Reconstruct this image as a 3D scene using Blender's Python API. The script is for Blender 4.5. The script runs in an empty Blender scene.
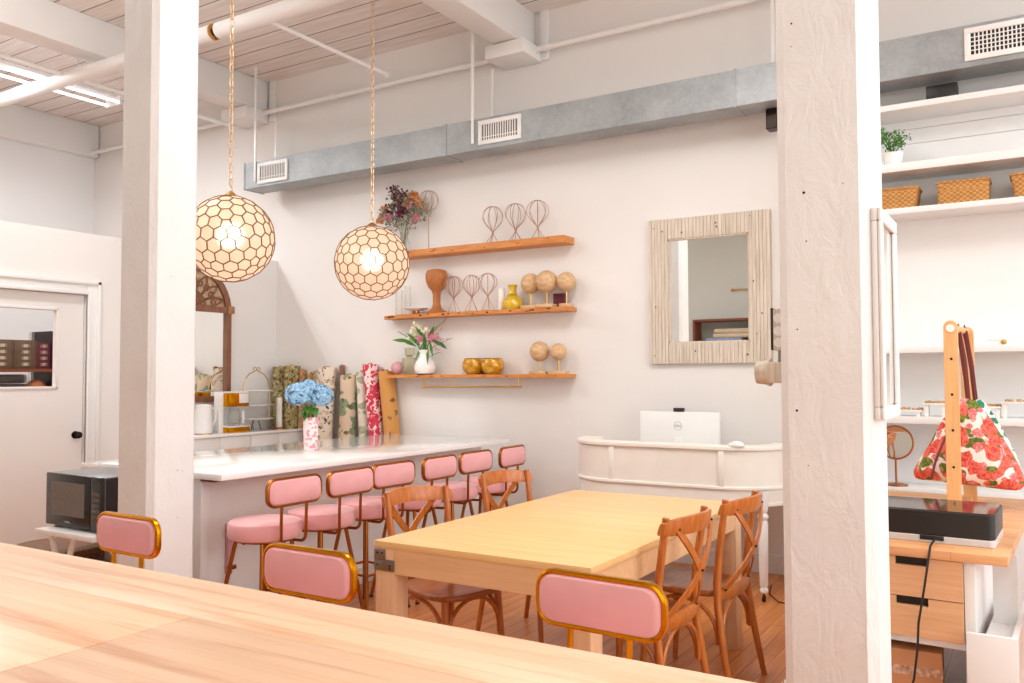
import bpy, bmesh, math, random
from mathutils import Vector, Matrix
PI = math.pi
S = bpy.context.scene
COL = S.collection
random.seed(7)

# ------------------------------------------------------------------ materials
def lin(h):
    h = h.lstrip('#')
    r = []
    for i in (0, 2, 4):
        v = int(h[i:i + 2], 16) / 255
        r.append(v / 12.92 if v <= .04045 else ((v + .055) / 1.055) ** 2.4)
    return (*r, 1)

class NT:
    def __init__(s, name):
        s.m = bpy.data.materials.new(name); s.m.use_nodes = True
        s.t = s.m.node_tree; s.b = s.t.nodes['Principled BSDF']; s.out = s.t.nodes['Material Output']
    def n(s, typ, **kw):
        o = s.t.nodes.new(typ)
        for k, v in kw.items():
            if k in o.inputs: o.inputs[k].default_value = v
            else: setattr(o, k, v)
        return o
    def l(s, a, b): s.t.links.new(a, b)
    def coord(s, scale=(1, 1, 1), rot=(0, 0, 0), loc=(0, 0, 0), src='Object'):
        tc = s.n('ShaderNodeTexCoord'); mp = s.n('ShaderNodeMapping')
        mp.inputs['Scale'].default_value = scale; mp.inputs['Rotation'].default_value = rot; mp.inputs['Location'].default_value = loc
        s.l(tc.outputs[src], mp.inputs[0]); return mp.outputs[0]
    def noise(s, vec, scale=5, detail=3, rough=.5, dist=0):
        o = s.n('ShaderNodeTexNoise'); s.l(vec, o.inputs['Vector'])
        o.inputs['Scale'].default_value = scale; o.inputs['Detail'].default_value = detail
        o.inputs['Roughness'].default_value = rough; o.inputs['Distortion'].default_value = dist
        return o.outputs['Fac']
    def ramp(s, fac, stops, interp='LINEAR'):
        o = s.n('ShaderNodeValToRGB'); s.l(fac, o.inputs[0]); e = o.color_ramp.elements
        o.color_ramp.interpolation = interp
        while len(e) < len(stops): e.new(.5)
        for k, (p, c) in enumerate(stops):
            e[k].position = p; e[k].color = lin(c) if isinstance(c, str) else c
        return o.outputs[0]
    def mix(s, fac, a, b, mode='MIX'):
        o = s.n('ShaderNodeMix', data_type='RGBA', blend_type=mode)
        for i, v in ((0, fac), (6, a), (7, b)):
            if hasattr(v, 'is_linked') or hasattr(v, 'links'): s.l(v, o.inputs[i])
            else: o.inputs[i].default_value = lin(v) if isinstance(v, str) else v
        return o.outputs[2]
    def bump(s, h, strength=.3, dist=.01):
        o = s.n('ShaderNodeBump'); o.inputs['Strength'].default_value = strength; o.inputs['Distance'].default_value = dist
        s.l(h, o.inputs['Height']); s.l(o.outputs[0], s.b.inputs['Normal'])

def plain(name, col, rough=.5, metal=0, var=.06, nscale=8, bump=0, coat=0, sheen=0, spec=.5):
    t = NT(name); v = t.coord()
    n = t.noise(v, nscale, 3)
    a = lin(col); d = tuple(max(0, x * (1 - var)) for x in a[:3]) + (1,); u = tuple(min(1, x * (1 + var)) for x in a[:3]) + (1,)
    t.l(t.ramp(n, [(.3, d), (.7, u)]), t.b.inputs['Base Color'])
    t.b.inputs['Roughness'].default_value = rough; t.b.inputs['Metallic'].default_value = metal
    t.b.inputs['Coat Weight'].default_value = coat; t.b.inputs['Sheen Weight'].default_value = sheen
    t.b.inputs['Specular IOR Level'].default_value = spec
    if bump: t.bump(t.noise(v, nscale * 4, 4), bump, .004)
    return t.m

def wood(name, c1, c2, axis=0, rough=.45, stretch=14, scale=3.0, board=None, mortar=None, gap=.0025, coat=0, dark=None, bumpy=.08, contrast=(.3, .72)):
    """wood grain running along `axis`; board=(length,width) adds glued staves or planks in the face's plane"""
    t = NT(name)
    sc = [stretch] * 3; sc[axis] = 1
    v = t.coord(tuple(x * 1.0 for x in sc))
    n = t.noise(v, scale, 5, .6, .4)
    col = t.ramp(n, [(contrast[0], c2), (contrast[1], c1)])
    if board:
        L, W = board
        rot = (0, 0, 0) if axis == 0 else (0, 0, PI / 2)
        bv = t.coord((1, 1, 1), rot)
        br = t.n('ShaderNodeTexBrick'); t.l(bv, br.inputs['Vector'])
        br.inputs['Scale'].default_value = 1; br.inputs['Brick Width'].default_value = L; br.inputs['Row Height'].default_value = W
        br.inputs['Mortar Size'].default_value = gap; br.inputs['Mortar Smooth'].default_value = .1; br.inputs['Bias'].default_value = 0
        br.offset = .37; br.offset_frequency = 2
        br.inputs['Color1'].default_value = (1, 1, 1, 1)
        br.inputs['Color2'].default_value = (.74, .66, .58, 1) if dark is None else dark
        br.inputs['Mortar'].default_value = lin(mortar) if mortar else (.6, .5, .4, 1)
        col = t.mix(1.0, col, br.outputs['Color'], 'MULTIPLY')
    t.l(col, t.b.inputs['Base Color'])
    t.b.inputs['Roughness'].default_value = rough; t.b.inputs['Coat Weight'].default_value = coat; t.b.inputs['Coat Roughness'].default_value = .15
    t.bump(n, bumpy, .003)
    return t.m

M = {}
def paint(name, col, bump=.25, rough=.6, scale=9, blotch=.03):
    t = NT(name); v = t.coord()
    n = t.noise(v, 1.3, 3); a = lin(col)
    t.l(t.ramp(n, [(.35, tuple(x * (1 - blotch) for x in a[:3]) + (1,)), (.65, a)]), t.b.inputs['Base Color'])
    t.b.inputs['Roughness'].default_value = rough
    t.bump(t.noise(v, scale, 5, .6), bump, .01)
    return t.m
M['wall'] = paint('wall_paint', '#ebe8e5', .06)
M['wall_cool'] = paint('upper_wall_paint', '#ecebeb', .06)
M['beam'] = paint('beam_paint', '#edecea', .3, scale=6)
M['trim'] = paint('trim_paint', '#ecebe9', .04, .45)
M['door'] = paint('door_paint', '#eae6e3', .03, .45)
M['rear'] = paint('rear_wall_paint', '#c9cbc4', .05)
M['white'] = plain('white_lacquer', '#eeeeed', .35, var=.01)
M['white_metal'] = plain('white_enamel', '#f0efed', .3, var=.01)
M['ivory'] = plain('ivory_desk_paint', '#efe9df', .4, var=.02, bump=.05)
M['quartz'] = plain('white_quartz', '#f6f4f1', .06, var=.01, coat=.3)
M['porcelain'] = plain('white_porcelain', '#f3f0ec', .2, var=.01)
# column: thick lumpy paint with a few dents
t = NT('column_paint'); v = t.coord((1, 1, .45)); v2 = t.coord()
a = t.noise(v, 14, 5, .65, .6); b = t.noise(v2, 3, 2)
t.l(t.ramp(b, [(.35, '#e6e4e3'), (.65, '#ebeae9')]), t.b.inputs['Base Color']); t.b.inputs['Roughness'].default_value = .5
h = t.mix(.35, a, b); t.bump(h, .8, .014); M['column'] = t.m
# ceiling boards
t = NT('ceiling_boards'); v = t.coord()
br = t.n('ShaderNodeTexBrick'); t.l(v, br.inputs['Vector']); br.inputs['Scale'].default_value = 1
br.inputs['Brick Width'].default_value = 21; br.inputs['Row Height'].default_value = .235; br.inputs['Mortar Size'].default_value = .006
br.inputs['Color1'].default_value = lin('#f0e9e4'); br.inputs['Color2'].default_value = lin('#eae2dc'); br.inputs['Mortar'].default_value = lin('#7d6f66')
nn = t.noise(t.coord((1, 12, 1)), 2, 4); t.l(t.mix(1, br.outputs[0], t.ramp(nn, [(.3, '#f0ebe6'), (.6, '#ffffff')]), 'MULTIPLY'), t.b.inputs['Base Color'])
t.b.inputs['Roughness'].default_value = .6; t.bump(br.outputs['Fac'], -.5, .01); M['ceiling'] = t.m
M['floor'] = wood('floor_boards', '#e39a58', '#c67634', 1, .38, 16, 2.2, (1.5, .085), '#a06030', .0018, .25, (.84, .72, .6, 1))
M['butcher'] = wood('butcher_block', '#edc9a6', '#d49c70', 0, .42, 16, 1.1, (1.7, .043), '#e2b48c', .0003, .1, (.94, .87, .82, 1), contrast=(.28, .5))
M['desk_butcher'] = wood('beech_worktop', '#ecb988', '#dca06c', 0, .45, 18, 3, (.35, .04), '#c08754', .0006, .1, (.88, .76, .64, 1))
M['maple'] = wood('pale_maple', '#f3cd92', '#eabd7c', 0, .4, 18, 1.5, None, coat=.1)
M['maple_edge'] = wood('pale_maple_apron', '#efc799', '#e3b382', 0, .45, 18, 2.5)
M['maple_leg'] = wood('pale_maple_leg', '#edc59c', '#e0b186', 2, .45, 18, 3)
M['bent'] = wood('bentwood', '#cc7931', '#a85618', 2, .35, 10, 5, coat=.25)
M['bent_seat'] = wood('bentwood_seat', '#b86d34', '#8d4a1e', 0, .3, 10, 4, coat=.35)
M['drawer'] = wood('oak_drawer', '#f0c297', '#dda878', 0, .5, 22, 2.4, contrast=(.25, .75))
M['pine'] = wood('pine_post', '#ecbc83', '#dfa669', 2, .5, 18, 3)
M['shelf'] = wood('live_edge_oak', '#d9934f', '#bd7030', 0, .55, 14, 3.5, contrast=(.3, .65), bumpy=.3)
M['head'] = wood('carved_oak', '#c07a42', '#9d5a28', 2, .5, 14, 8)
M['ball_wood'] = wood('turned_ash', '#dcb98f', '#c39a6c', 0, .55, 9, 6, contrast=(.35, .6))
M['knob_wood'] = wood('copper_wood', '#b98a63', '#9c6d48', 2, .5, 8, 6)
M['whitewash'] = wood('whitewashed_planks', '#ddd1c2', '#b7a793', 2, .6, 22, 3, contrast=(.25, .6), bumpy=.25)
t = NT('dark_knots'); M['knot'] = plain('wood_knot', '#3c2110', .7)
M['arch'] = wood('carved_walnut', '#9c6a4c', '#734731', 2, .45, 10, 6)
M['towel_shelf'] = wood('red_brown_shelf', '#8b4a2b', '#6b341c', 0, .5, 14, 3)
M['copper'] = plain('copper', '#b8744c', .28, 1, .05)
M['gold'] = plain('brass_frame', '#d9930f', .22, 1, .05)
M['gold_dark'] = plain('copper_frame', '#a8652c', .28, 1, .08)
M['brass'] = plain('antique_brass', '#c39a5c', .3, 1)
M['lead'] = plain('lattice_brass', '#7d5f45', .5, .4)
M['chain'] = plain('brass_chain', '#d9b78c', .35, .8)
M['wire'] = plain('rose_wire', '#b9937c', .4, .5)
M['dark_metal'] = plain('dark_bronze', '#2c211c', .35, .8)
M['steel'] = plain('bracket_steel', '#8f8b82', .35, .9)
M['black'] = plain('black_plastic', '#1d1b1b', .4, var=.1)
M['cable'] = plain('black_cable', '#241f20', .5)
M['black_gloss'] = plain('black_glass', '#141212', .08)
M['grey_dark'] = plain('microwave_door', '#2b2725', .25, .3)
M['mw_window'] = plain('microwave_mesh', '#6d6359', .25, .3, .1, 60)
M['mw_top'] = plain('microwave_casing', '#7f7c7a', .35, .5)
M['rubber'] = plain('rubber', '#33302e', .7)
M['white_wax'] = plain('white_wax', '#f6f1e9', .5, var=.01)
M['cardboard'] = plain('cardboard', '#cc9266', .8, var=.08, bump=.1)
M['tape'] = plain('printed_tape', '#c9a48c', .3, var=.45, nscale=60)
M['rose'] = plain('rose_glaze', '#d19aa0', .5)
M['yellow'] = plain('yellow_glaze', '#d6b02b', .12, var=.15, nscale=14, coat=.6)
M['amber'] = plain('amber_crackle', '#cf951c', .15, .2, .4, 60, coat=.5, bump=.3)
M['maroon'] = plain('maroon_box', '#5c1426', .4)
M['stem'] = plain('green_stem', '#4d7a26', .6, var=.25, nscale=30)
M['leaf'] = plain('green_leaf', '#3f7a1e', .5, var=.35, nscale=40)
M['dry_leaf'] = plain('dried_leaf', '#7b7f62', .8, var=.4, nscale=40)
M['petal_pink'] = plain('pink_petal', '#d98a9b', .7, var=.3, nscale=50)
M['petal_white'] = plain('cream_petal', '#efe9cf', .7, var=.1, nscale=50)
M['petal_plum'] = plain('plum_petal', '#6d2440', .8, var=.5, nscale=50)
M['petal_peach'] = plain('peach_petal', '#d19058', .8, var=.3, nscale=50)
M['blue'] = plain('blue_floret', '#9cc6ee', .7, var=.35, nscale=70)
M['magenta'] = plain('magenta_cloth', '#a32858', .8, var=.3, nscale=30)
M['towel'] = plain('beige_towel', '#cdbfa4', .9, var=.1, bump=.3)
M['towel_blue'] = plain('blue_towel', '#8fa3c2', .9, var=.1, bump=.3)
M['fluff'] = plain('white_fleece', '#f3efe8', .95, var=.05, nscale=40, bump=.6)
M['velvet_grey'] = plain('dark_storage_fabric', '#4d4944', .9, var=.3, nscale=20)
M['box_brown'] = plain('brown_box', '#66503d', .8, var=.2)
M['box_tan'] = plain('label_paper', '#cdbfa8', .8)
M['peach_cloth'] = plain('peach_cloth', '#d68a5d', .9)
M['grey_line'] = plain('grey_mark', '#a5a3a2', .5)
M['velvet'] = plain('pink_velvet', '#e9a9ab', .75, var=.05, nscale=9, sheen=.35, bump=.05)
# galvanised sheet
t = NT('galvanised_sheet'); v = t.coord()
vo = t.n('ShaderNodeTexVoronoi'); t.l(v, vo.inputs['Vector']); vo.inputs['Scale'].default_value = 38
n1 = t.noise(v, 2.2, 5, .65); sp = t.ramp(vo.outputs['Color'], [(0, '#8f9496'), (1, '#a9aeb0')])
t.l(t.mix(.55, sp, t.ramp(n1, [(.3, '#7f8588'), (.62, '#b4b9bb')])), t.b.inputs['Base Color'])
t.b.inputs['Metallic'].default_value = .3; t.b.inputs['Roughness'].default_value = .5; M['galv'] = t.m
# wicker
def wicker(name, c1, c2, sx=55, sz=70):
    t = NT(name); v = t.coord((sx, sx, sz))
    w = t.n('ShaderNodeTexChecker'); t.l(v, w.inputs['Vector']); w.inputs['Scale'].default_value = 1
    w1 = t.n('ShaderNodeTexWave', wave_type='BANDS', bands_direction='Z'); t.l(t.coord(), w1.inputs['Vector']); w1.inputs['Scale'].default_value = sz / 3.2; w1.inputs['Distortion'].default_value = 1.25
    n = t.noise(t.coord(), 30, 2)
    col = t.mix(w1.outputs['Fac'], t.mix(n, c2, c1), t.mix(w.outputs['Fac'], c1, c2))
    t.l(col, t.b.inputs['Base Color']); t.b.inputs['Roughness'].default_value = .7
    t.bump(t.mix(.5, w1.outputs['Fac'], w.outputs['Fac']), .8, .006); return t.m
M['wicker'] = wicker('honey_wicker', '#dba662', '#a87233')
M['wicker_dark'] = wicker('brown_wicker', '#93613f', '#56331f', 70, 90)
M['wicker_lid'] = wicker('lid_wicker', '#94663f', '#5a3a24', 90, 90)
# mirror and glasses
m = NT('mirror_glass'); m.b.inputs['Base Color'].default_value = (.9, .92, .9, 1); m.b.inputs['Metallic'].default_value = 1; m.b.inputs['Roughness'].default_value = .015; M['mirror'] = m.m
def glass(name, tint, rough=0, ior=1.45, alpha=None):
    t = NT(name); t.b.inputs['Base Color'].default_value = lin(tint); t.b.inputs['Transmission Weight'].default_value = 1
    t.b.inputs['Roughness'].default_value = rough; t.b.inputs['IOR'].default_value = ior
    if alpha is not None: t.b.inputs['Alpha'].default_value = alpha
    return t.m
M['glass'] = glass('clear_glass', '#eef2ee', 0, 1.3, .35)
M['glass_olive'] = glass('olive_glass', '#c9c795', .1, 1.3, .6)
M['pane'] = glass('window_pane', '#f4f6f6', 0, 1.02, .3)
# patterned fabric: blobs of colours on a ground
def print_fabric(name, ground, blobs, scale=12, gap=.45, warp=.6, rough=.85, stretch=(1, 1, 1), fine=0):
    t = NT(name); v = t.coord(stretch)
    wn = t.n('ShaderNodeTexNoise'); t.l(v, wn.inputs['Vector']); wn.inputs['Scale'].default_value = scale * .8
    mx = t.n('ShaderNodeVectorMath', operation='MULTIPLY_ADD'); t.l(wn.outputs['Color'], mx.inputs[0]); mx.inputs[1].default_value = (warp / scale * 2,) * 3; t.l(v, mx.inputs[2])
    col = ground
    for i, (c, c2, sc, th) in enumerate(blobs):
        vo = t.n('ShaderNodeTexVoronoi'); sv = t.n('ShaderNodeVectorMath', operation='ADD'); t.l(mx.outputs[0], sv.inputs[0]); sv.inputs[1].default_value = (i * 3.7, i * 1.9, i * 5.1)
        t.l(sv.outputs[0], vo.inputs['Vector']); vo.inputs['Scale'].default_value = sc
        mk = t.ramp(vo.outputs['Distance'], [(th, (1, 1, 1, 1)), (th + .05, (0, 0, 0, 1))])
        inner = t.mix(t.ramp(t.noise(v, sc * 4, 3, .6, 1.2), [(.42, (0, 0, 0, 1)), (.52, (1, 1, 1, 1))]), c, c2)
        col = t.mix(mk, col, inner)
    t.l(col, t.b.inputs['Base Color']); t.b.inputs['Roughness'].default_value = rough
    t.bump(t.noise(v, 90, 2), .1, .002); return t.m
M['bag_floral'] = print_fabric('rose_print_cloth', '#f1e6da', [('#7f8a2c', '#566319', 12, .5), ('#e9a8a0', '#d8686a', 19, .42), ('#c93a34', '#e7705c', 14, .52)], 10, warp=.5)
M['bag_teal'] = print_fabric('teal_print_cloth', '#eef0ea', [('#1d9a86', '#2f7a5a', 22, .42)], 10)
M['roll_olive'] = print_fabric('olive_tapestry', '#9a8a5c', [('#5d5c2a', '#c9bb8c', 17, .5), ('#8b4a2a', '#4c4a20', 24, .33)], 20)
M['roll_rust'] = print_fabric('rust_tapestry', '#bb9a6c', [('#7a7a3c', '#9a8a50', 30, .4), ('#a8553a', '#c98a68', 26, .42)], 20)
M['roll_tan'] = print_fabric('tan_tapestry', '#cdb594', [('#a8854f', '#c79e84', 22, .4)], 20)
M['roll_cream'] = print_fabric('cream_botanical', '#e9dac6', [('#d8c2ad', '#c8b39c', 7, .35), ('#2e3434', '#3a4250', 12, .2), ('#6e7a50', '#8a5a48', 9, .18)], 5, warp=2.2)
M['roll_blush'] = plain('blush_cloth', '#dcc2b0', .85)
M['roll_brown'] = plain('brown_band', '#8a6450', .85)
M['roll_leaf'] = print_fabric('green_leaf_print', '#dcc3a9', [('#6f7f5c', '#8fa07c', 7, .42), ('#4d5a3c', '#6e7a54', 9, .25)], 6, warp=.9)
M['roll_sage'] = print_fabric('sage_print', '#e4dccb', [('#9aa585', '#b7b79c', 9, .4)], 8, warp=.9)
M['roll_red'] = print_fabric('red_coral_print', '#f0dcd8', [('#c92747', '#d8405c', 15, .56)], 13, warp=1.6)
M['roll_kraft'] = print_fabric('kraft_stamped', '#cf9450', [('#6f4f2a', '#8a6236', 8, .13)], 8)
M['vase_print'] = print_fabric('pink_print_glass', '#f3e3e2', [('#e58a9a', '#eba3ae', 30, .4)], 30, rough=.15)
M['copper_tan'] = plain('gold_trinkets', '#c9a06a', .4, .6, .3, 80)
# pendant shell shade
t = NT('capiz_shell'); t.t.nodes.remove(t.b)
tr = t.n('ShaderNodeBsdfTranslucent'); df = t.n('ShaderNodeBsdfPrincipled'); rf = t.n('ShaderNodeBsdfRefraction')
df.inputs['Base Color'].default_value = lin('#f6e2d2'); df.inputs['Roughness'].default_value = .35
nz = t.noise(t.coord(), 14, 3)
t.l(t.ramp(nz, [(.3, '#f2d3bb'), (.7, '#f8e4d4')]), tr.inputs['Color'])
rf.inputs['Color'].default_value = lin('#ffeeda'); rf.inputs['IOR'].default_value = 1.12; rf.inputs['Roughness'].default_value = .55
m1 = t.n('ShaderNodeMixShader'); m1.inputs[0].default_value = .35; t.l(tr.outputs[0], m1.inputs[1]); t.l(df.outputs[0], m1.inputs[2])
m2 = t.n('ShaderNodeMixShader'); m2.inputs[0].default_value = .26; t.l(m1.outputs[0], m2.inputs[1]); t.l(rf.outputs[0], m2.inputs[2])
t.l(m2.outputs[0], t.out.inputs[0]); M['capiz'] = t.m
def emit(name, col, strength):
    t = NT(name); t.b.inputs['Base Color'].default_value = lin(col); t.b.inputs['Emission Color'].default_value = lin(col); t.b.inputs['Emission Strength'].default_value = strength; return t.m
M['bulb'] = emit('lit_bulb', '#ffeedd', 14)
M['tube'] = emit('fluorescent_tube', '#f4f8ff', 1.6)

# ------------------------------------------------------------------ geometry helpers
def NB(): return bmesh.new()
def box(bm, c, s, rot=None, bev=0, seg=2):
    r = bmesh.ops.create_cube(bm, size=1)
    vs = r['verts']
    bmesh.ops.scale(bm, vec=s, verts=vs)
    if bev:
        es = list({e for v in vs for e in v.link_edges})
        q = bmesh.ops.bevel(bm, geom=es, offset=bev, segments=seg, affect='EDGES', profile=.5)
        vs = list({v for f in q['faces'] for v in f.verts} | {v for v in vs if v.is_valid})
    if rot is not None: bmesh.ops.rotate(bm, cent=(0, 0, 0), matrix=rot, verts=vs)
    bmesh.ops.translate(bm, vec=c, verts=vs)
    return vs
def bx(bm, x0, x1, y0, y1, z0, z1, bev=0, seg=2):
    return box(bm, ((x0 + x1) / 2, (y0 + y1) / 2, (z0 + z1) / 2), (abs(x1 - x0), abs(y1 - y0), abs(z1 - z0)), None, bev, seg)
def tube(bm, pts, r, n=8, closed=False, flat=None):
    """sweep a circle (or flat=(w,t) ellipse-box) along a path; r may be a list"""
    pts = [Vector(p) for p in pts]; N = len(pts); rings = []
    up = None
    for i, p in enumerate(pts):
        if closed: d = pts[(i + 1) % N] - pts[i - 1]
        else: d = pts[min(i + 1, N - 1)] - pts[max(i - 1, 0)]
        d.normalize()
        if up is None:
            up = Vector((0, 0, 1)) if abs(d.z) < .9 else Vector((0, 1, 0))
        a = d.cross(up)
        if a.length < 1e-5: a = d.cross(Vector((1, 0, 0)))
        a.normalize(); b = a.cross(d).normalized(); up = b
        rr = r[i] if isinstance(r, (list, tuple)) else r
        ring = []
        for k in range(n):
            t = 2 * PI * (k + .5) / n
            ca, sa = math.cos(t), math.sin(t)
            if flat: ring.append(bm.verts.new(p + a * ca * flat[0] * .5 * 1.3 + b * sa * flat[1] * .5 * 1.3))
            else: ring.append(bm.verts.new(p + a * ca * rr + b * sa * rr))
        rings.append(ring)
    m = N if closed else N - 1
    for i in range(m):
        A, B = rings[i], rings[(i + 1) % N]
        for k in range(n): bm.faces.new((A[k], A[(k + 1) % n], B[(k + 1) % n], B[k]))
    if not closed:
        bm.faces.new(rings[0]); bm.faces.new(rings[-1][::-1])
def lathe(bm, prof, n=24, c=(0, 0, 0), sx=1, sy=1):
    rings = []
    for r, z in prof:
        if r < 1e-5: rings.append([bm.verts.new((c[0], c[1], c[2] + z))])
        else: rings.append([bm.verts.new((c[0] + sx * r * math.cos(2 * PI * k / n), c[1] + sy * r * math.sin(2 * PI * k / n), c[2] + z)) for k in range(n)])
    for A, B in zip(rings, rings[1:]):
        if len(A) == 1 and len(B) == 1: continue
        for k in range(n):
            k2 = (k + 1) % n
            if len(A) == 1: bm.faces.new((A[0], B[k2], B[k]))
            elif len(B) == 1: bm.faces.new((A[k], A[k2], B[0]))
            else: bm.faces.new((A[k], A[k2], B[k2], B[k]))
def prism(bm, poly, z0, z1, plane='xy'):
    """extrude a 2-D outline"""
    def P(a, b, h): return {'xy': (a, b, h), 'xz': (a, h, b), 'yz': (h, a, b)}[plane]
    A = [bm.verts.new(P(a, b, z0)) for a, b in poly]; B = [bm.verts.new(P(a, b, z1)) for a, b in poly]
    n = len(poly)
    for k in range(n): bm.faces.new((A[k], A[(k + 1) % n], B[(k + 1) % n], B[k]))
    bm.faces.new(A[::-1]); bm.faces.new(B)
def rrect(w, h, r, n=6, cx=0, cy=0):
    o = []
    for sx, sy, a0 in ((1, 1, 0), (-1, 1, 90), (-1, -1, 180), (1, -1, 270)):
        for k in range(n + 1):
            a = math.radians(a0 + 90 * k / n)
            o.append((cx + sx * (w / 2 - r) + r * math.cos(a), cy + sy * (h / 2 - r) + r * math.sin(a)))
    return o
def ball(bm, c, r, u=20, v=12, s=(1, 1, 1)):
    q = bmesh.ops.create_uvsphere(bm, u_segments=u, v_segments=v, radius=r)
    bmesh.ops.scale(bm, vec=s, verts=q['verts']); bmesh.ops.translate(bm, vec=c, verts=q['verts'])
def arc(c, r, a0, a1, n, plane='xz', rz=None):
    rz = rz or r; o = []
    for k in range(n + 1):
        a = math.radians(a0 + (a1 - a0) * k / n)
        u, w = r * math.cos(a), rz * math.sin(a)
        o.append({'xz': (c[0] + u, c[1], c[2] + w), 'yz': (c[0], c[1] + u, c[2] + w), 'xy': (c[0] + u, c[1] + w, c[2])}[plane])
    return o
def obj(name, bm, mat, parent=None, loc=(0, 0, 0), smooth=True, bevel=0):
    bmesh.ops.recalc_face_normals(bm, faces=bm.faces)
    me = bpy.data.meshes.new(name); bm.to_mesh(me); bm.free()
    o = bpy.data.objects.new(name, me); COL.objects.link(o)
    me.materials.append(M[mat] if isinstance(mat, str) else mat)
    if smooth:
        for p in me.polygons: p.use_smooth = True
        me.set_sharp_from_angle(angle=math.radians(38))
    o.location = loc
    if parent: o.parent = parent
    if bevel:
        b = o.modifiers.new('bevel', 'BEVEL'); b.width = bevel; b.segments = 2; b.limit_method = 'ANGLE'
    return o
def tag(o, label, cat, group=None):
    o['label'] = label; o['category'] = cat
    if group: o['group'] = group
    return o
def thing(name, label, cat, loc=(0, 0, 0), rotz=0, group=None):
    o = bpy.data.objects.new(name, None); COL.objects.link(o); o.empty_display_size = .1
    o.location = loc; o.rotation_euler = (0, 0, rotz)
    return tag(o, label, cat, group)
def struct(name, bm, mat, parent=None, loc=(0, 0, 0), **k):
    o = obj(name, bm, mat, parent, loc, **k)
    if not parent: o['kind'] = 'structure'
    return o
def dup(root, loc, rotz, label):
    r = root.copy(); COL.objects.link(r); r.location = loc; r.rotation_euler = (0, 0, rotz); r['label'] = label
    def rec(a, b):
        for ch in [x for x in bpy.data.objects if x.parent == a]:
            c = ch.copy(); COL.objects.link(c); c.parent = b; rec(ch, c)
    rec(root, r)
    return r

# ------------------------------------------------------------------ room shell
WY = 6.34; CZ = 4.575; XL = -10.08; RY = -1.2; XP = -6.81
b = NB(); bx(b, -10.4, 4.5, RY - .1, WY + .1, -.1, 0); struct('floor', b, 'floor', smooth=False)
b = NB(); bx(b, -10.4, 4.5, RY - .1, WY + .1, CZ, CZ + .1); struct('ceiling', b, 'ceiling', smooth=False)
b = NB(); bx(b, -10.3, 4.5, WY, WY + .1, 0, CZ); struct('wall_back', b, 'wall', smooth=False)
b = NB(); bx(b, XL - .2, XL, RY, WY, 0, CZ); struct('wall_left', b, 'wall_cool', smooth=False)
b = NB(); bx(b, -10.3, 4.5, RY - .1, RY, 0, CZ); struct('wall_rear', b, 'rear', smooth=False)
# partition with the door opening
DY0, DY1, DH = 3.28, 4.23, 2.13
b = NB()
for y0, y1, z0, z1 in ((RY, DY0, 0, 2.65), (DY1, WY, 0, 2.65), (DY0, DY1, DH, 2.65)): bx(b, XP - .1, XP, y0, y1, z0, z1)
struct('wall_partition', b, 'wall', smooth=False)
b = NB(); bx(b, XP, 4.5, WY - .022, WY, 0, .11); bx(b, XP, 4.5, WY - .014, WY, .11, .135, .004); struct('baseboard_back', b, 'trim')
b = NB(); bx(b, XP, XP + .02, 4.34, 4.86, 0, .13); bx(b, XP, XP + .02, 1, 3.16, 0, .13); struct('baseboard_left', b, 'trim')
b = NB()  # casing
for k, (w, t_) in enumerate(((.115, .018), (.03, .03))):
    o = .115 - w
    bx(b, XP, XP + t_, DY1, DY1 + w, 0, DH + w, .004); bx(b, XP, XP + t_, DY0 - w, DY0, 0, DH + w, .004); bx(b, XP, XP + t_, DY0, DY1, DH, DH + w, .004)
bx(b, XP, XP + .034, DY1 + .085, DY1 + .115, 0, DH + .115, .004); bx(b, XP, XP + .034, DY0, DY1 + .115, DH + .085, DH + .115, .004)
struct('trim_1', b, 'trim')
# door leaf with glazed opening
d = NB(); wy0, wy1, wz0, wz1 = 3.42, 3.99, 1.365, 1.985; xd0, xd1 = XP - .07, XP - .03
for y0, y1, z0, z1 in ((DY0 + .004, wy0, .01, DH - .004), (wy1, DY1 - .004, .01, DH - .004), (wy0, wy1, .01, wz0), (wy0, wy1, wz1, DH - .004)): bx(d, xd0, xd1, y0, y1, z0, z1)
door = struct('door_1', d, 'door', smooth=False)
b = NB()
for y0, y1, z0, z1 in ((wy0 - .015, wy1 + .015, wz0 - .02, wz0), (wy0 - .015, wy1 + .015, wz1, wz1 + .02), (wy0 - .02, wy0, wz0 - .02, wz1 + .02), (wy1, wy1 + .02, wz0 - .02, wz1 + .02)): bx(b, xd1, xd1 + .012, y0, y1, z0, z1, .003)
obj('glazing_bead', b, 'door', door)
b = NB(); bx(b, xd0 + .017, xd0 + .021, wy0, wy1, wz0, wz1); obj('glass_pane', b, 'pane', door, smooth=False)
b = NB(); lathe(b, [(0, 0), (.032, 0), (.032, .006), (.012, .01), (.012, .03), (.022, .036), (.03, .05), (.026, .064), (.01, .07), (0, .07)], 20)
bmesh.ops.rotate(b, cent=(0, 0, 0), matrix=Matrix.Rotation(PI / 2, 3, 'Y'), verts=b.verts)
obj('door_knob', b, 'dark_metal', door, (xd1, 4.168, .96))
# ceiling beams with wall brackets
def beam(n, x, w, mat='beam', zb=4.255):
    b = NB(); bx(b, x - w, x, RY, WY - .01, zb, CZ, .012); return struct(n, b, mat)
beam('trim_2', -3.66, .25); beam('trim_3', -6.95, .26); beam('trim_4', -9.97, .3, zb=4.17); beam('trim_5', -.34, .25)
for i, x in enumerate((-3.785, -7.13, -.465)):
    b = NB(); bx(b, x - .19, x + .19, 6.02, WY, 4.13, 4.25, .006)
    struct('trim_%d' % (6 + i), b, 'beam')
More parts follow.
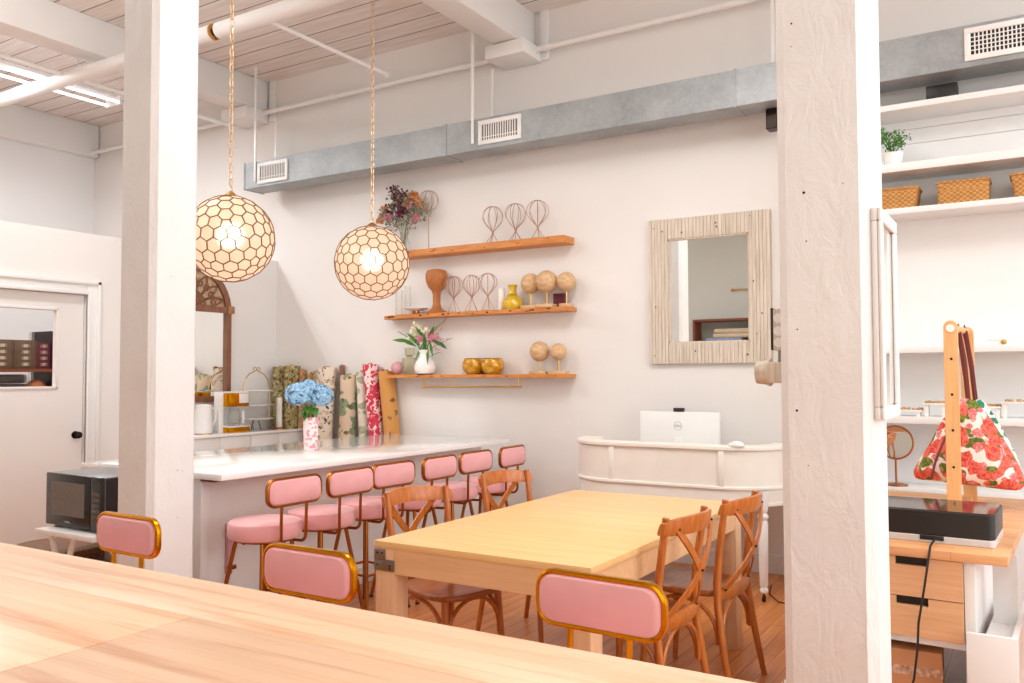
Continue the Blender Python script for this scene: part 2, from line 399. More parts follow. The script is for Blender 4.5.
# downpipe boxing beside each beam end
for i, x in enumerate((-3.60, -6.92)):
    b = NB(); bx(b, x, x + .08, WY - .03, WY, 4.14, CZ, .004); struct('trim_%d' % (9 + i), b, 'beam')

# columns
def column(label, cx, y0=2.6, s=.262, c=.028):
    b = NB(); h = s / 2
    poly = [(-h + c, -h), (h - c, -h), (h, -h + c), (h, h - c), (h - c, h), (-h + c, h), (-h, h - c), (-h, -h + c)]
    prism(b, poly, 0, 4.25)
    # a few knocks and nail heads in the old paint
    o = obj('timber_column', b, 'column', smooth=False)
    o.location = (cx, y0 + h, 0); tag(o, label, 'column', 'painted timber columns'); return o
colL = column('white painted square column beside the black microwave', -3.786, s=.274)
colR = column('thick white painted column with a framed mirror on its side', -.536)
b = NB()
for dx, z, r in ((-.075, 2.62, .006), (-.078, 2.50, .005), (-.08, 2.43, .003), (-.05, 1.985, .007), (-.045, 1.84, .004), (-.075, 1.58, .004), (-.08, 1.34, .006), (.06, 2.0, .003), (-.05, 1.18, .003)):
    ball(b, (dx, -.131, z), r * .6, 8, 6, (1, .35, 1))
obj('nail_holes', b, 'dark_metal', colR)
b = NB()
for yy, z, r in ((.02, .98, .004), (.05, .975, .003), (.02, .75, .003), (-.03, 1.94, .003)): ball(b, (.137, yy, z), r * .7, 8, 6, (.35, 1, 1))
obj('nail_holes', b, 'dark_metal', colL)

# ------------------------------------------------------------------ overhead services
b = NB()
def pipe(label, a, c, r, extra=()):
    b = NB(); tube(b, [a, c], r, 16)
    for t0, t1, rr in extra:
        A = Vector(a); C = Vector(c); tube(b, [A.lerp(C, t0), A.lerp(C, t1)], rr, 16)
    o = obj('pipe', b, 'white_metal'); return tag(o, label, 'pipe')
root = thing('insulated_pipe', 'thick white insulated pipe running under the ceiling beams with a torn gap', 'pipe', (0, 4.33, 4.09))
b = NB(); tube(b, [(-10.05, 0, 0), (-5.36, 0, 0)], .062, 18); obj('pipe_jacket', b, 'beam', root)
b = NB(); tube(b, [(-5.30, 0, 0), (4.4, 0, 0)], .062, 18); obj('pipe_jacket', b, 'beam', root)
b = NB(); tube(b, [(-5.39, 0, 0), (-5.26, 0, 0)], .038, 14); obj('bare_pipe', b, 'dark_metal', root)
b = NB(); tube(b, [(-5.364, 0, 0), (-5.35, 0, 0)], .0625, 18); obj('foam_edge', b, 'roll_kraft', root)
b = NB()
for x in (-6.35, -8.6, -2): tube(b, [(x, 0, .06), (x, 0, .42)], .008, 8); tube(b, arc((x, 0, 0), .068, 0, 360, 20, 'yz')[:-1], .006, 6, True)
obj('hanger', b, 'white_metal', root)
pipe('slim white pipe running along the back wall above the metal duct', (-10.0, 6.24, 4.215), (4.4, 6.24, 4.215), .024, ((.28, .283, .032), (.45, .453, .032), (.52, .523, .032)))
pipe('thin white pipe branching off the insulated pipe towards the back wall', (-4.805, 4.34, 4.07), (-4.805, 5.74, 4.07), .016, ((.97, .99, .024),))
pipe('thin white pipe crossing beside the fluorescent ceiling light', (-7.32, 2.4, 4.12), (-7.32, 6.24, 4.12), .02)
pipe('thin white conduit fixed under the ceiling boards above the pendants', (-5.3, 2.2, CZ - .014), (-5.3, 4.4, CZ - .014), .014)
# fluorescent fixture
t_ = thing('ceiling_light', 'fluorescent ceiling light with two lit tubes between the white beams', 'ceiling light', (-7.93, 3.9, 4.2))
b = NB(); prism(b, [(-.03, .10), (.03, .10), (.045, .06), (-.045, .06)], -1.25, 1.3, 'xz'); obj('housing', b, 'white_metal', t_, smooth=False)
for y in (-1.235, 1.285):
    b = NB(); bx(b, -.12, .12, y - .012, y + .012, -.02, .07, .002); obj('lamp_holder', b, 'white_metal', t_, smooth=False)
for s in (-1, 1):
    b = NB(); tube(b, [(s * .10, -1.22, 0), (s * .10, 1.27, 0)], .014, 12); obj('fluorescent_tube', b, 'tube', t_)
b = NB()
for y in (-.9, .9): tube(b, [(0, y, .08), (0, y, .36)], .005, 6)
obj('hanger', b, 'white_metal', t_)
# duct
t_ = thing('air_duct', 'long galvanised rectangular air duct hung along the back wall', 'air duct', (0, 0, 0))
joints = [-6.86, -4.33, -1.80, .73, 3.3]
for i in range(4):
    b = NB(); bx(b, joints[i] + .006, joints[i + 1] - .006, 5.94, 6.19, 3.34, 3.605, .003); obj('duct_section', b, 'galv', t_, smooth=False)
for x in joints:
    b = NB(); bx(b, x - .008, x + .008, 5.934, 6.196, 3.334, 3.611, .001); obj('flange', b, 'galv', t_, smooth=False)
for x in (-6.70, -4.045):
    b = NB(); bx(b, x - .012, x + .012, 5.928, 5.938, 3.4, CZ); obj('hanging_strap', b, 'white_metal', t_, smooth=False)
for x in (-6.71, -4.03, -1.6):
    b = NB(); bx(b, x - .012, x + .012, 6.206, 6.216, 3.34, 4.12 if x < -3.8 else CZ); obj('hanging_strap', b, 'white_metal', t_, smooth=False)
b = NB(); bx(b, -1.63, -1.55, 6.10, 6.2, 3.19, 3.335, .004); obj('duct_bracket', b, 'dark_metal', t_, smooth=False)
def vent(label, x0, x1, z0, z1, grid=1):
    t_ = thing('air_vent', label, 'air vent', ((x0 + x1) / 2, 5.938, (z0 + z1) / 2), 0, 'vents on the air duct')
    w, h, f = x1 - x0, z1 - z0, .035
    b = NB(); bx(b, -w / 2, w / 2, -.014, 0, h / 2 - f, h / 2, .003); bx(b, -w / 2, w / 2, -.014, 0, -h / 2, -h / 2 + f, .003)
    bx(b, -w / 2, -w / 2 + f, -.014, 0, -h / 2 + f, h / 2 - f, .003); bx(b, w / 2 - f, w / 2, -.014, 0, -h / 2 + f, h / 2 - f, .003); obj('frame', b, 'white_metal', t_)
    b = NB(); bx(b, -w / 2 + f, w / 2 - f, -.003, -.001, -h / 2 + f, h / 2 - f); obj('dark_throat', b, 'black' if grid else 'mw_window', t_, smooth=False)
    b = NB(); n = int((w - 2 * f) / .022)
    for k in range(1, n): x = -w / 2 + f + (w - 2 * f) * k / n; bx(b, x - .004, x + .004, -.011, -.004, -h / 2 + f, h / 2 - f)
    for k in range(1, 5 if grid else 2): z = -h / 2 + f + (h - 2 * f) * k / 5; bx(b, -w / 2 + f, w / 2 - f, -.012, -.005, z - .0025, z + .0025)
    obj('louvre_grid', b, 'white_metal', t_, smooth=False)
vent('white air vent at the far left end of the duct', -6.66, -6.24, 3.365, 3.575, 0)
vent('white air vent in the duct above the wooden shelves', -3.985, -3.565, 3.375, 3.58, 0)
vent('white air vent in the duct above the white shelving', -.357, .09, 3.375, 3.58)

# ------------------------------------------------------------------ pendant lamps
def make_lamp(label, loc, R):
    t_ = thing('pendant_lamp', label, 'pendant lamp', loc, 0, 'honeycomb globe pendants')
    ico = NB(); bmesh.ops.create_icosphere(ico, subdivisions=3, radius=R)
    bmesh.ops.rotate(ico, cent=(0, 0, 0), matrix=Matrix.Rotation(.5, 3, 'Z') @ Matrix.Rotation(.3, 3, 'X'), verts=ico.verts)
    ico.faces.ensure_lookup_table(); cen = [f.calc_center_median().normalized() * R for f in ico.faces]
    b = NB()
    vs = [b.verts.new(c) for c in cen]
    for v in ico.verts:
        fs = list(v.link_faces); n = v.co.normalized(); a = n.orthogonal().normalized(); c = n.cross(a)
        fs.sort(key=lambda f: math.atan2((cen[f.index] - v.co).dot(c), (cen[f.index] - v.co).dot(a)))
        b.faces.new([vs[f.index] for f in fs])
    obj('shell_shade', b, 'capiz', t_, smooth=False)
    b = NB()
    for e in ico.edges:
        p, q = [cen[f.index] for f in e.link_faces]; tube(b, [p * 1.004, q * 1.004], .0046, 4)
    obj('lead_lattice', b, 'lead', t_); ico.free()
    b = NB(); ball(b, (0, 0, .02), .07, 18, 12); obj('bulb', b, 'bulb', t_)
    b = NB(); lathe(b, [(0, R + .03), (.012, R + .03), (.05, R - .002), (.052, R - .012), (0, R - .012)], 20)
    tube(b, [(0, 0, .05), (0, 0, R)], .012, 8); obj('cap', b, 'brass', t_)
    b = NB(); z = R + .035; k = 0
    while z < CZ - loc[2] - .02:
        ring = []
        for j in range(10):
            a = 2 * PI * j / 10; u, w = .013 * math.cos(a), .030 * math.sin(a)
            ring.append((u, 0, z + w) if k % 2 else (0, u, z + w))
        tube(b, ring, .0036, 5, True); z += .05; k += 1
    obj('chain', b, 'chain', t_)
    L = bpy.data.lights.new('bulb_light', 'POINT'); L.energy = 3.2; L.color = (1, .88, .78); L.shadow_soft_size = .075
    lo = bpy.data.objects.new('bulb_light', L); COL.objects.link(lo); lo.location = (0, 0, .02); lo.parent = t_
make_lamp('glowing honeycomb globe pendant hanging right beside the slim white column', (-4.42, 3.715, 2.327), .277)
make_lamp('glowing honeycomb globe pendant hanging in front of the wooden wall shelves', (-4.42, 5.09, 2.321), .288)

# ------------------------------------------------------------------ counter (kitchen island)
t_ = thing('kitchen_island', 'long white island counter with glossy quartz top and pink stools along it', 'counter', (-4.45, 4.7, 0))
b = NB(); bx(b, -.65, .65, -1.55, 1.41, .875, .91, .003); obj('countertop', b, 'quartz', t_)
b = NB(); bx(b, -.55, .4, -1.44, 1.36, 0, .875); obj('body', b, 'white', t_, smooth=False)
b = NB(); bx(b, -.6, .42, -1.5, -1.44, 0, .875, .003); obj('end_panel', b, 'white', t_)
b = NB(); bx(b, .4, .41, -1.4, 1.34, .02, .12); obj('kick_board', b, 'trim', t_, smooth=False)
b = NB(); bx(b, .41, .52, -1.5, -1.3, .855, .875); obj('bracket', b, 'towel_shelf', t_, smooth=False)
t_ = thing('power_strip', 'slim pinkish power strip fixed upright on the island side behind the first stool', 'power strip', (-4.05, 3.40, .3))
b = NB(); bx(b, 0, .03, -.016, .016, 0, .29, .004); obj('housing', b, 'rose', t_)
for z in (.04, .25):
    b = NB(); bx(b, .028, .05, -.03, .03, z - .012, z + .012, .004); obj('plug', b, 'copper', t_)

# ------------------------------------------------------------------ counter stools
def make_stool(label, loc, rz, frame):
    t_ = thing('counter_stool', label, 'stool', loc, rz, None)
    b = NB(); lathe(b, [(0, .582), (.175, .582), (.188, .587), (.194, .6), (.195, .655), (.189, .668), (.172, .676), (0, .679)], 36, (0, -.01, 0)); obj('seat', b, 'velvet', t_)
    b = NB(); tube(b, arc((0, -.01, .578), .15, 0, 360, 28, 'xy')[:-1], .009, 8, True)
    tube(b, [(-.15, -.01, .572), (.15, -.01, .572)], .009, 8); tube(b, [(0, -.16, .572), (0, .14, .572)], .009, 8); obj('seat_frame', b, frame, t_)
    for sx in (-1, 1):
        for sy in (-1, 1):
            b = NB(); tube(b, [(sx * .1, sy * .1, .575), (sx * .185, sy * .185, .012)], .0115, 10); L = obj('leg', b, frame, t_)
            b = NB(); tube(b, [(sx * .1852, sy * .1852, .012), (sx * .1865, sy * .1865, .0)], .014, 10); obj('foot_cap', b, 'rubber', L)
    b = NB(); q = .149; tube(b, [(-q, -q, .25), (q, -q, .25), (q, q, .25), (-q, q, .25)], .008, 8, True); obj('footrest', b, frame, t_)
    for sx in (-1, 1):
        b = NB(); p = [(sx * .08, -.02, .567), (sx * .085, -.15, .565)]
        p += [(sx * .087, -.185 - .04 * math.sin(a), .605 - .04 * math.cos(a)) for a in (.3, .7, 1.1, 1.5)]
        p += [(sx * .088, -.226, .70), (sx * .088, -.23, .80)]
        tube(b, p, .0085, 8); obj('back_support', b, frame, t_)
    # backrest: padded panel ringed by a metal band
    W, H, r = .375, .14, .05
    b = NB()
    A = []
    for y, k in ((-.021, .90), (-.018, .955), (-.011, 1), (.011, 1), (.018, .955), (.021, .90)):
        A.append([b.verts.new((x * k, y, z * k if True else z)) for x, z in rrect(W - .014, H - .014, r - .007)])
    n = len(A[0])
    for P, Q in zip(A, A[1:]):
        for k in range(n): b.faces.new((P[k], P[(k + 1) % n], Q[(k + 1) % n], Q[k]))
    b.faces.new(A[0][::-1]); b.faces.new(A[-1])
    obj('backrest', b, 'velvet', t_, (0, -.23, .845))
    b = NB(); ring = rrect(W, H, r); sec = []
    for i, (x, z) in enumerate(ring):
        p = ring[i - 1]; q = ring[(i + 1) % n]; d = Vector((q[0] - p[0], q[1] - p[1])).normalized(); nx, nz = d.y, -d.x
        sec.append([b.verts.new((x + nx * u, v, z + nz * u)) for u, v in ((-.006, -.010), (0, -.0125), (.006, -.009), (.0075, 0), (.006, .009), (0, .0125), (-.006, .010), (-.008, 0))])
    for i in range(n):
        P, Q = sec[i], sec[(i + 1) % n]
        for k in range(8): b.faces.new((P[k], P[(k + 1) % 8], Q[(k + 1) % 8], Q[k]))
    obj('back_frame', b, frame, t_, (0, -.23, .845))
    return t_
G1 = 'pink velvet stools along the white island'
s0 = make_stool('pink velvet counter stool at the island end nearest the slim column', (-3.58, 3.25, 0), PI / 2, 'gold_dark'); s0['group'] = G1
labs = ['pink velvet counter stool at the island, second from its near end', 'pink velvet counter stool at the island, third from its near end',
        'pink velvet counter stool at the island, fourth from its near end', 'pink velvet counter stool at the island, just before the last one by the back wall',
        'pink velvet counter stool at the island end nearest the back wall']
for (y, dx, a), l in zip(((3.67, .005, 1), (4.08, -.01, -2), (4.52, 0, 2), (4.95, 0, -1), (5.40, .01, 3)), labs):
    dup(s0, (-3.58 + dx, y, 0), PI / 2 + math.radians(a), l)
G2 = 'pink velvet stools at the butcher block table'
s1 = make_stool('gold framed pink stool tucked at the big table in front of the microwave', (-2.98, 1.80, 0), PI - .02, 'gold'); s1['group'] = G2
dup(s1, (-1.93, 1.70, 0), PI - .005, 'gold framed pink stool at the big table left of the pale dining table legs')
dup(s1, (-1.015, 1.83, 0), PI - .05, 'gold framed pink stool at the big table with a smudged back, nearest the thick column')

# ------------------------------------------------------------------ big foreground table
t_ = thing('work_table', 'long pale butcher block table filling the foreground', 'table', (-1.6, .87, 0))
b = NB(); bx(b, -1.75, -.0625, -.675, .427, .862, .9, .002); obj('tabletop_panel', b, 'butcher', t_)
b = NB(); bx(b, -.0575, 1.7, -.675, .427, .862, .9, .002); obj('tabletop_panel', b, 'butcher', t_)
b = NB(); bx(b, -1.75, 1.7, .4275, .675, .862, .9, .002); obj('tabletop_panel', b, 'butcher', t_)
b = NB()
for s in (-1, 1): bx(b, -1.6, 1.55, s * .56 - .012, s * .56 + .012, .77, .862)
obj('apron', b, 'maple_edge', t_, smooth=False)
for sx in (-1.62, 1.57):
    for sy in (-.56, .56):
        b = NB(); bx(b, sx - .035, sx + .035, sy - .035, sy + .035, 0, .862, .003); obj('leg', b, 'maple_leg', t_)

# ------------------------------------------------------------------ dining table and bentwood chairs
X0, X1, Y0, Y1 = -2.385, -1.379, 2.765, 4.573
t_ = thing('dining_table', 'pale maple table with metal corner brackets between the bentwood chairs', 'table', ((X0 + X1) / 2, (Y0 + Y1) / 2, 0))
w, d = (X1 - X0) / 2, (Y1 - Y0) / 2
b = NB(); bx(b, -w, w, -d, d, .732, .76, .002); obj('tabletop', b, 'maple', t_)
for sx in (-1, 1):
    b = NB(); bx(b, sx * (w - .01), sx * (w - .035), -d + .09, d - .09, .63, .732); obj('apron', b, 'maple_edge', t_, smooth=False)
    b = NB(); bx(b, -w + .09, w - .09, sx * (d - .005), sx * (d - .03), .63, .732); obj('apron', b, 'maple_edge', t_, smooth=False)
    for sy in (-1, 1):
        b = NB(); bx(b, sx * (w - .1), sx * (w - .005), sy * (d - .1), sy * (d - .003), 0, .732, .002); obj('leg', b, 'maple_leg', t_)
b = NB(); bx(b, -w + .001, -w + .058, -d - .003, -d + .004, .682, .727, .001); bx(b, -w + .001, -w + .105, -d - .003, -d + .004, .64, .686, .001)
bx(b, -w - .001, -w + .006, -d, -d + .1, .64, .727, .001); br_ = obj('corner_bracket', b, 'steel', t_)
b = NB()
for x, z in ((.018, .712), (.018, .662), (.085, .662), (.085, .65), (.045, .712)): ball(b, (-w + x, -d - .003, z), .005, 8, 6, (1, .5, 1))
obj('screw', b, 'dark_metal', br_)

def make_chair(label, loc, rz):
    t_ = thing('bentwood_chair', label, 'chair', loc, rz, None)
    b = NB()
    out = [(.20, .20), (.12, .222), (0, .228), (-.12, .222), (-.20, .20), (-.222, .10), (-.21, -.04), (-.185, -.16), (-.15, -.195), (0, -.205), (.15, -.195), (.185, -.16), (.21, -.04), (.222, .10)]
    rings = []
    for z, k in ((.428, .95), (.433, .985), (.450, 1), (.458, .985), (.460, .95), (.455, .80), (.450, .4)):
        rings.append([b.verts.new((x * k, y * k, z)) for x, y in out])
    for P, Q in zip(rings, rings[1:]):
        for k in range(14): b.faces.new((P[k], P[(k + 1) % 14], Q[(k + 1) % 14], Q[k]))
    b.faces.new(rings[0][::-1]); b.faces.new(rings[-1])
    st = obj('seat', b, 'bent_seat', t_); mo = st.modifiers.new('s', 'SUBSURF'); mo.levels = mo.render_levels = 2
    for s in (-1, 1):
        b = NB(); tube(b, [(s * .205, -.275, 0), (s * .200, -.235, .2), (s * .188, -.205, .40), (s * .182, -.20, .5), (s * .183, -.215, .66), (s * .188, -.248, .88)], [.013, .016, .018, .018, .017, .015], 12)
        obj('back_post', b, 'bent', t_)
        b = NB(); tube(b, [(s * .19, .185, 0), (s * .178, .165, .2), (s * .165, .15, .43)], [.013, .016, .018], 12); obj('leg', b, 'bent', t_)
    # top rail bowed backwards
    b = NB(); N = 14; sec = []
    for i in range(N + 1):
        u = -1 + 2 * i / N; x = u * .215; y = -.240 - .075 * (1 - u * u); e = 1 - .35 * abs(u) ** 6; lean = -.016
        zc = .838 + .012 * (1 - u * u)
        sec.append([b.verts.new((x, y + dy + lean * dz / .04 * .5, zc + dz * e)) for dy, dz in ((.010, -.036), (.013, -.02), (.013, .02), (.010, .036), (-.010, .036), (-.013, .02), (-.013, -.02), (-.010, -.036))])
    for P, Q in zip(sec, sec[1:]):
        for k in range(8): b.faces.new((P[k], P[(k + 1) % 8], Q[(k + 1) % 8], Q[k]))
    b.faces.new(sec[0][::-1]); b.faces.new(sec[-1]); obj('top_rail', b, 'bent', t_)
    # crossed straps
    for s in (-1, 1):
        b = NB(); P = []
        for i in range(13):
            u = i / 12; x = s * (.155 - .315 * u); z = .835 - .365 * u; y = -.285 + .065 * u - .055 * math.sin(PI * u) - .0045 * s
            P.append((x, y, z))
        sec = []
        for i, p in enumerate(P):
            q = P[min(i + 1, 12)]; o = P[max(i - 1, 0)]; dx, dz = q[0] - o[0], q[2] - o[2]; l = math.hypot(dx, dz); nx, nz = dz / l, -dx / l; hw = .0165
            sec.append([b.verts.new((p[0] + nx * a, p[1] + c, p[2] + nz * a)) for a, c in ((-hw, -.004), (hw, -.004), (hw, .004), (-hw, .004))])
        for A, B in zip(sec, sec[1:]):
            for k in range(4): b.faces.new((A[k], A[(k + 1) % 4], B[(k + 1) % 4], B[k]))
        b.faces.new(sec[0][::-1]); b.faces.new(sec[-1]); st = obj('cross_strap', b, 'bent', t_)
        for i in (0, 12) + ((6,) if s > 0 else ()):
            b = NB(); tube(b, [(P[i][0] * .96, P[i][1] - .011, P[i][2]), (P[i][0] * .96, P[i][1] + .011, P[i][2])], .005, 8); obj('rivet', b, 'dark_metal', st)
    b = NB(); tube(b, [(-.18, -.205, .452), (-.09, -.226, .452), (0, -.232, .452), (.09, -.226, .452), (.18, -.205, .452)], .017, 8, flat=(.022, .05)); obj('back_rail', b, 'bent', t_)
    # bentwood hoops under the seat
    C = [(.176, .163), (-.176, .163), (-.192, -.218), (.192, -.218)]
    for i in range(4):
        (xa, ya), (xb, yb) = C[i], C[(i + 1) % 4]; p = []
        for k in range(17):
            u = k / 16; a = PI * u; w_ = (1 - math.cos(a)) / 2; ww = .5 + (w_ - .5) * (.93)
            p.append((xa + (xb - xa) * ww, ya + (yb - ya) * ww, .23 + .188 * math.sin(a) ** .8))
        b = NB(); tube(b, p, .010, 8); obj('hoop_brace', b, 'bent', t_)
    return t_
c0 = make_chair('bentwood cross back chair on the right side of the maple table, nearer the foreground stool', (-1.505, 3.416, 0), math.radians(86))
dup(c0, (-1.457, 4.015, 0), math.radians(85.9), 'bentwood cross back chair on the right side of the maple table, nearer the curved desk')
dup(c0, (-2.416, 3.349, 0), math.radians(-102.6), 'bentwood cross back chair on the stool side of the maple table, nearer its metal bracket')
dup(c0, (-2.421, 4.193, 0), math.radians(-100.8), 'bentwood cross back chair on the stool side of the maple table, farther from the camera')

# ------------------------------------------------------------------ curved reception desk
def upath(x0, x1, y0, y1, r, n=8):
    """open U: back-left corner, round the front, back-right corner"""
    p = [(x0, y1)] + [(x0 + r - r * math.cos(a * PI / 2 / n), y0 + r - r * math.sin(a * PI / 2 / n)) for a in range(n + 1)]
    p += [(x1 - r + r * math.sin(a * PI / 2 / n), y0 + r - r * math.cos(a * PI / 2 / n)) for a in range(n + 1)] + [(x1, y1)]
    return p
def uband(bm, o, i, z0, z1):
    P = upath(-.765 - o, .75 + o, -.4 - o, .03, .37 + o); Q = upath(-.765 + i, .75 - i, -.4 + i, .03, .37 - i)
    prism(bm, P + Q[::-1], z0, z1)
t_ = thing('reception_desk', 'ivory desk with a curved front panel on turned legs with castors', 'desk', (-2.16, 5.8, 0))
b = NB(); uband(b, 0, .016, .60, .955); obj('front_panel', b, 'ivory', t_)
b = NB(); uband(b, .016, .13, .955, .985); obj('top_rim', b, 'ivory', t_, bevel=.006)
b = NB(); uband(b, .012, 0, .705, .728); obj('middle_rail', b, 'ivory', t_, bevel=.005)
b = NB(); uband(b, .008, 0, .60, .625); obj('lower_rail', b, 'ivory', t_, bevel=.004)
for x in (-.37, .40):
    b = NB(); bx(b, x - .018, x + .018, -.41, -.396, .728, .955, .003); obj('batten', b, 'ivory', t_)
b = NB(); prism(b, upath(-.72, .72, -.38, .42, .35), .70, .728); obj('desktop', b, 'ivory', t_)
for sx in (-1, 1):
    for y in (-.28, .36):
        b = NB(); lathe(b, [(.016, .055), (.024, .06), (.027, .075), (.02, .09), (.026, .105), (.029, .3), (.032, .5), (.024, .515), (.035, .53), (.035, .545), (.024, .56), (.031, .575), (.034, .60), (.036, .702)], 16, (sx * .63, y, 0)); L = obj('leg', b, 'white', t_)
        b = NB(); tube(b, [(sx * .63 - .008, y, .02), (sx * .63 + .008, y, .02)], .02, 14); tube(b, [(sx * .63, y, .022), (sx * .63, y, .058)], .006, 6); obj('castor', b, 'dark_metal', L)
t_ = thing('computer_monitor', 'white computer monitor seen from behind on the ivory curved desk', 'monitor', (-2.295, 6.08, .728))
b = NB(); bx(b, -.307, .307, -.012, .022, .075, .44, .006); obj('screen_housing', b, 'white_metal', t_)
b = NB(); bx(b, -.30, .30, .0225, .0235, .085, .43); obj('screen', b, 'black_gloss', t_, smooth=False)
b = NB(); bx(b, -.03, .03, -.04, -.012, .004, .25, .004); obj('stand', b, 'white_metal', t_)
b = NB(); bx(b, -.12, .12, -.09, .09, 0, .01, .003); obj('stand_base', b, 'white_metal', t_)
b = NB(); tube(b, arc((-.005, -.0125, .335), .03, 0, 360, 32)[:-1], .0016, 6, True); obj('logo_ring', b, 'grey_line', t_)
fc = bpy.data.curves.new('logo', 'FONT'); fc.body = 'DELL'; fc.size = .023; fc.align_x = 'CENTER'; fc.align_y = 'CENTER'; fc.extrude = .0006; fc.offset = .0004
fo = bpy.data.objects.new('logo', fc); COL.objects.link(fo); dg = bpy.context.evaluated_depsgraph_get()
me = bpy.data.meshes.new_from_object(fo.evaluated_get(dg)); bpy.data.objects.remove(fo); me.materials.clear(); me.materials.append(M['grey_line'])
lo = bpy.data.objects.new('logo_letters', me); COL.objects.link(lo); lo.parent = t_; lo.location = (-.005, -.0128, .335); lo.rotation_euler = (PI / 2, 0, 0)
b = NB(); bx(b, -.04, .04, -.018, .018, 0, .028, .006); o = obj('webcam', b, 'black', None, (-2.295, 6.08, 1.1685)); tag(o, 'small black webcam on top of the white monitor', 'webcam')
b = NB(); lathe(b, [(0, 0), (.05, 0), (.055, .008), (.048, .02), (.03, .03), (0, .035)], 20, (0, 0, 0), 1, .55); o = obj('desk_caddy', b, 'porcelain', None, (-1.665, 5.42, .985)); tag(o, 'small white rounded gadget lying on the rim of the curved desk', 'gadget')
b = NB(); tube(b, [(-1.60, 5.95, .004), (-1.55, 5.72, .004), (-1.45, 5.55, .004), (-1.3, 5.5, .004), (-1.15, 5.55, .004), (-1.0, 5.7, .004)], .004, 6); o = obj('power_cable', b, 'cable'); tag(o, 'thin black cable lying on the floorboards beside the desk leg', 'cable')

# ------------------------------------------------------------------ mirror on the back wall
t_ = thing('wall_mirror', 'square mirror in a whitewashed plank frame on the back wall', 'mirror', (-2.14, WY, 2.092))
W2, Hh, fw = .475, .564, .158
def planks(bm, x0, x1, z0, z1, n, y0=-.045):
    for k in range(n):
        a = x0 + (x1 - x0) * k / n; c = x0 + (x1 - x0) * (k + 1) / n; bx(bm, a + .0008, c - .0008, y0 + random.uniform(0, .003), 0, z0, z1, .001, 1)
b = NB(); planks(b, -W2, -W2 + fw, -Hh, Hh, 6); planks(b, W2 - fw, W2, -Hh, Hh, 6)
planks(b, -W2 + fw, W2 - fw, Hh - fw, Hh, 22, -.04); planks(b, -W2 + fw, W2 - fw, -Hh, -Hh + fw, 22, -.04); obj('frame', b, 'whitewash', t_)
b = NB()
for x, z in ((-.43, .5), (-.36, .47), (-.2, .45), (.07, .5), (.075, .47), (.33, .53), (-.42, -.12), (.35, .04), (.41, -.2), (.37, -.35), (-.43, -.5), (-.1, -.47), (.3, -.5)): ball(b, (x, -.043, z), .0065, 8, 6, (1, .4, 1))
obj('nail_heads', b, 'dark_metal', t_)
b = NB()
for s in (-1, 1):
    bx(b, s * (W2 - fw) - s * .012, s * (W2 - fw), -.03, -.01, -Hh + fw, Hh - fw); bx(b, -W2 + fw, W2 - fw, -.03, -.01, s * (Hh - fw) - s * .012, s * (Hh - fw))
obj('inner_lip', b, 'whitewash', t_, smooth=False)
b = NB(); bx(b, -W2 + fw, W2 - fw, -.014, -.010, -Hh + fw, Hh - fw); obj('mirror_glass', b, 'mirror', t_, smooth=False)

# things the mirror shows on the rear wall
t_ = thing('wall_cubby', 'red brown wooden cubby on the rear wall seen in the plank mirror', 'shelf', (-4.35, RY, 1.95))
b = NB(); bx(b, -.5, .6, 0, .34, .35, .385); obj('top_board', b, 'towel_shelf', t_, smooth=False)
b = NB(); bx(b, -.5, .6, 0, .34, -.03, 0); obj('bottom_board', b, 'towel_shelf', t_, smooth=False)
for x in (-.5, .57):
    b = NB(); bx(b, x, x + .03, 0, .34, 0, .35); obj('side_panel', b, 'towel_shelf', t_, smooth=False)
for i, (dx, z, m_, l) in enumerate(((.0, 0, 'towel_blue', 'folded blue towel at the bottom of the cubby seen in the mirror'), (.12, .075, 'towel', 'folded beige towel lying on the blue towel in the cubby'), (.14, .15, 'towel', 'folded beige towel on top of the pile in the cubby'))):
    b = NB(); bx(b, -.3, .3, -.14, .14, 0, .074, .03, 4); o = obj('folded_towel', b, m_, None, (-4.35 + dx, RY + .17, 1.95 + z)); tag(o, l, 'towel')
t_ = thing('towel_rod', 'short brass rod on the rear wall seen in the plank mirror', 'rod', (-4.1, RY, 2.82))
b = NB(); tube(b, [(-.2, .06, 0), (.25, .06, 0)], .012, 12); obj('rod', b, 'brass', t_)
b = NB(); tube(b, [(-.18, 0, 0), (-.18, .06, 0)], .012, 12); tube(b, [(-.18, 0, 0), (-.18, .008, 0)], .03, 14); obj('rod_bracket', b, 'brass', t_)

# ------------------------------------------------------------------ live edge shelves
def live_shelf(label, x0, x1, z0, z1, ragged=0, bracket=None):
    t_ = thing('wall_shelf', label, 'shelf', ((x0 + x1) / 2, WY, z0), 0, None)
    w = (x1 - x0) / 2; th = z1 - z0; N = 40; F = []; K = []
    random.seed(int(z0 * 100))
    for i in range(N + 1):
        x = -w + 2 * w * i / N; y = -.185 + random.uniform(-.004, .004)
        if ragged and i < 6: y += .012 * (6 - i) * random.uniform(.5, 1.1)
        F.append((x, y))
    b = NB(); poly = F + [(w, 0), (-w, 0)]; prism(b, poly, 0, th); bd = obj('board', b, 'shelf', t_, bevel=.003)
    b = NB()
    for k in range(16 if ragged else 7):
        x = random.uniform(-w * .97, w * .97); i = min(N - 1, max(0, int((x + w) / (2 * w) * N))); y = F[i][1]
        ball(b, (x, y + .001, th * random.uniform(.3, .75)), 1, 8, 6, (random.uniform(.008, .03), .005, random.uniform(.003, .009 if ragged else .006)))
    if ragged:
        for k in range(4): ball(b, (-w + .03 + .03 * k, F[k][1] + .004, th * .55), 1, 8, 6, (.02, .007, .010))
    obj('knots', b, 'knot', bd)
    return t_
live_shelf('topmost live edge wooden wall shelf with wire globes on it', -5.18, -3.295, 2.53, 2.59)
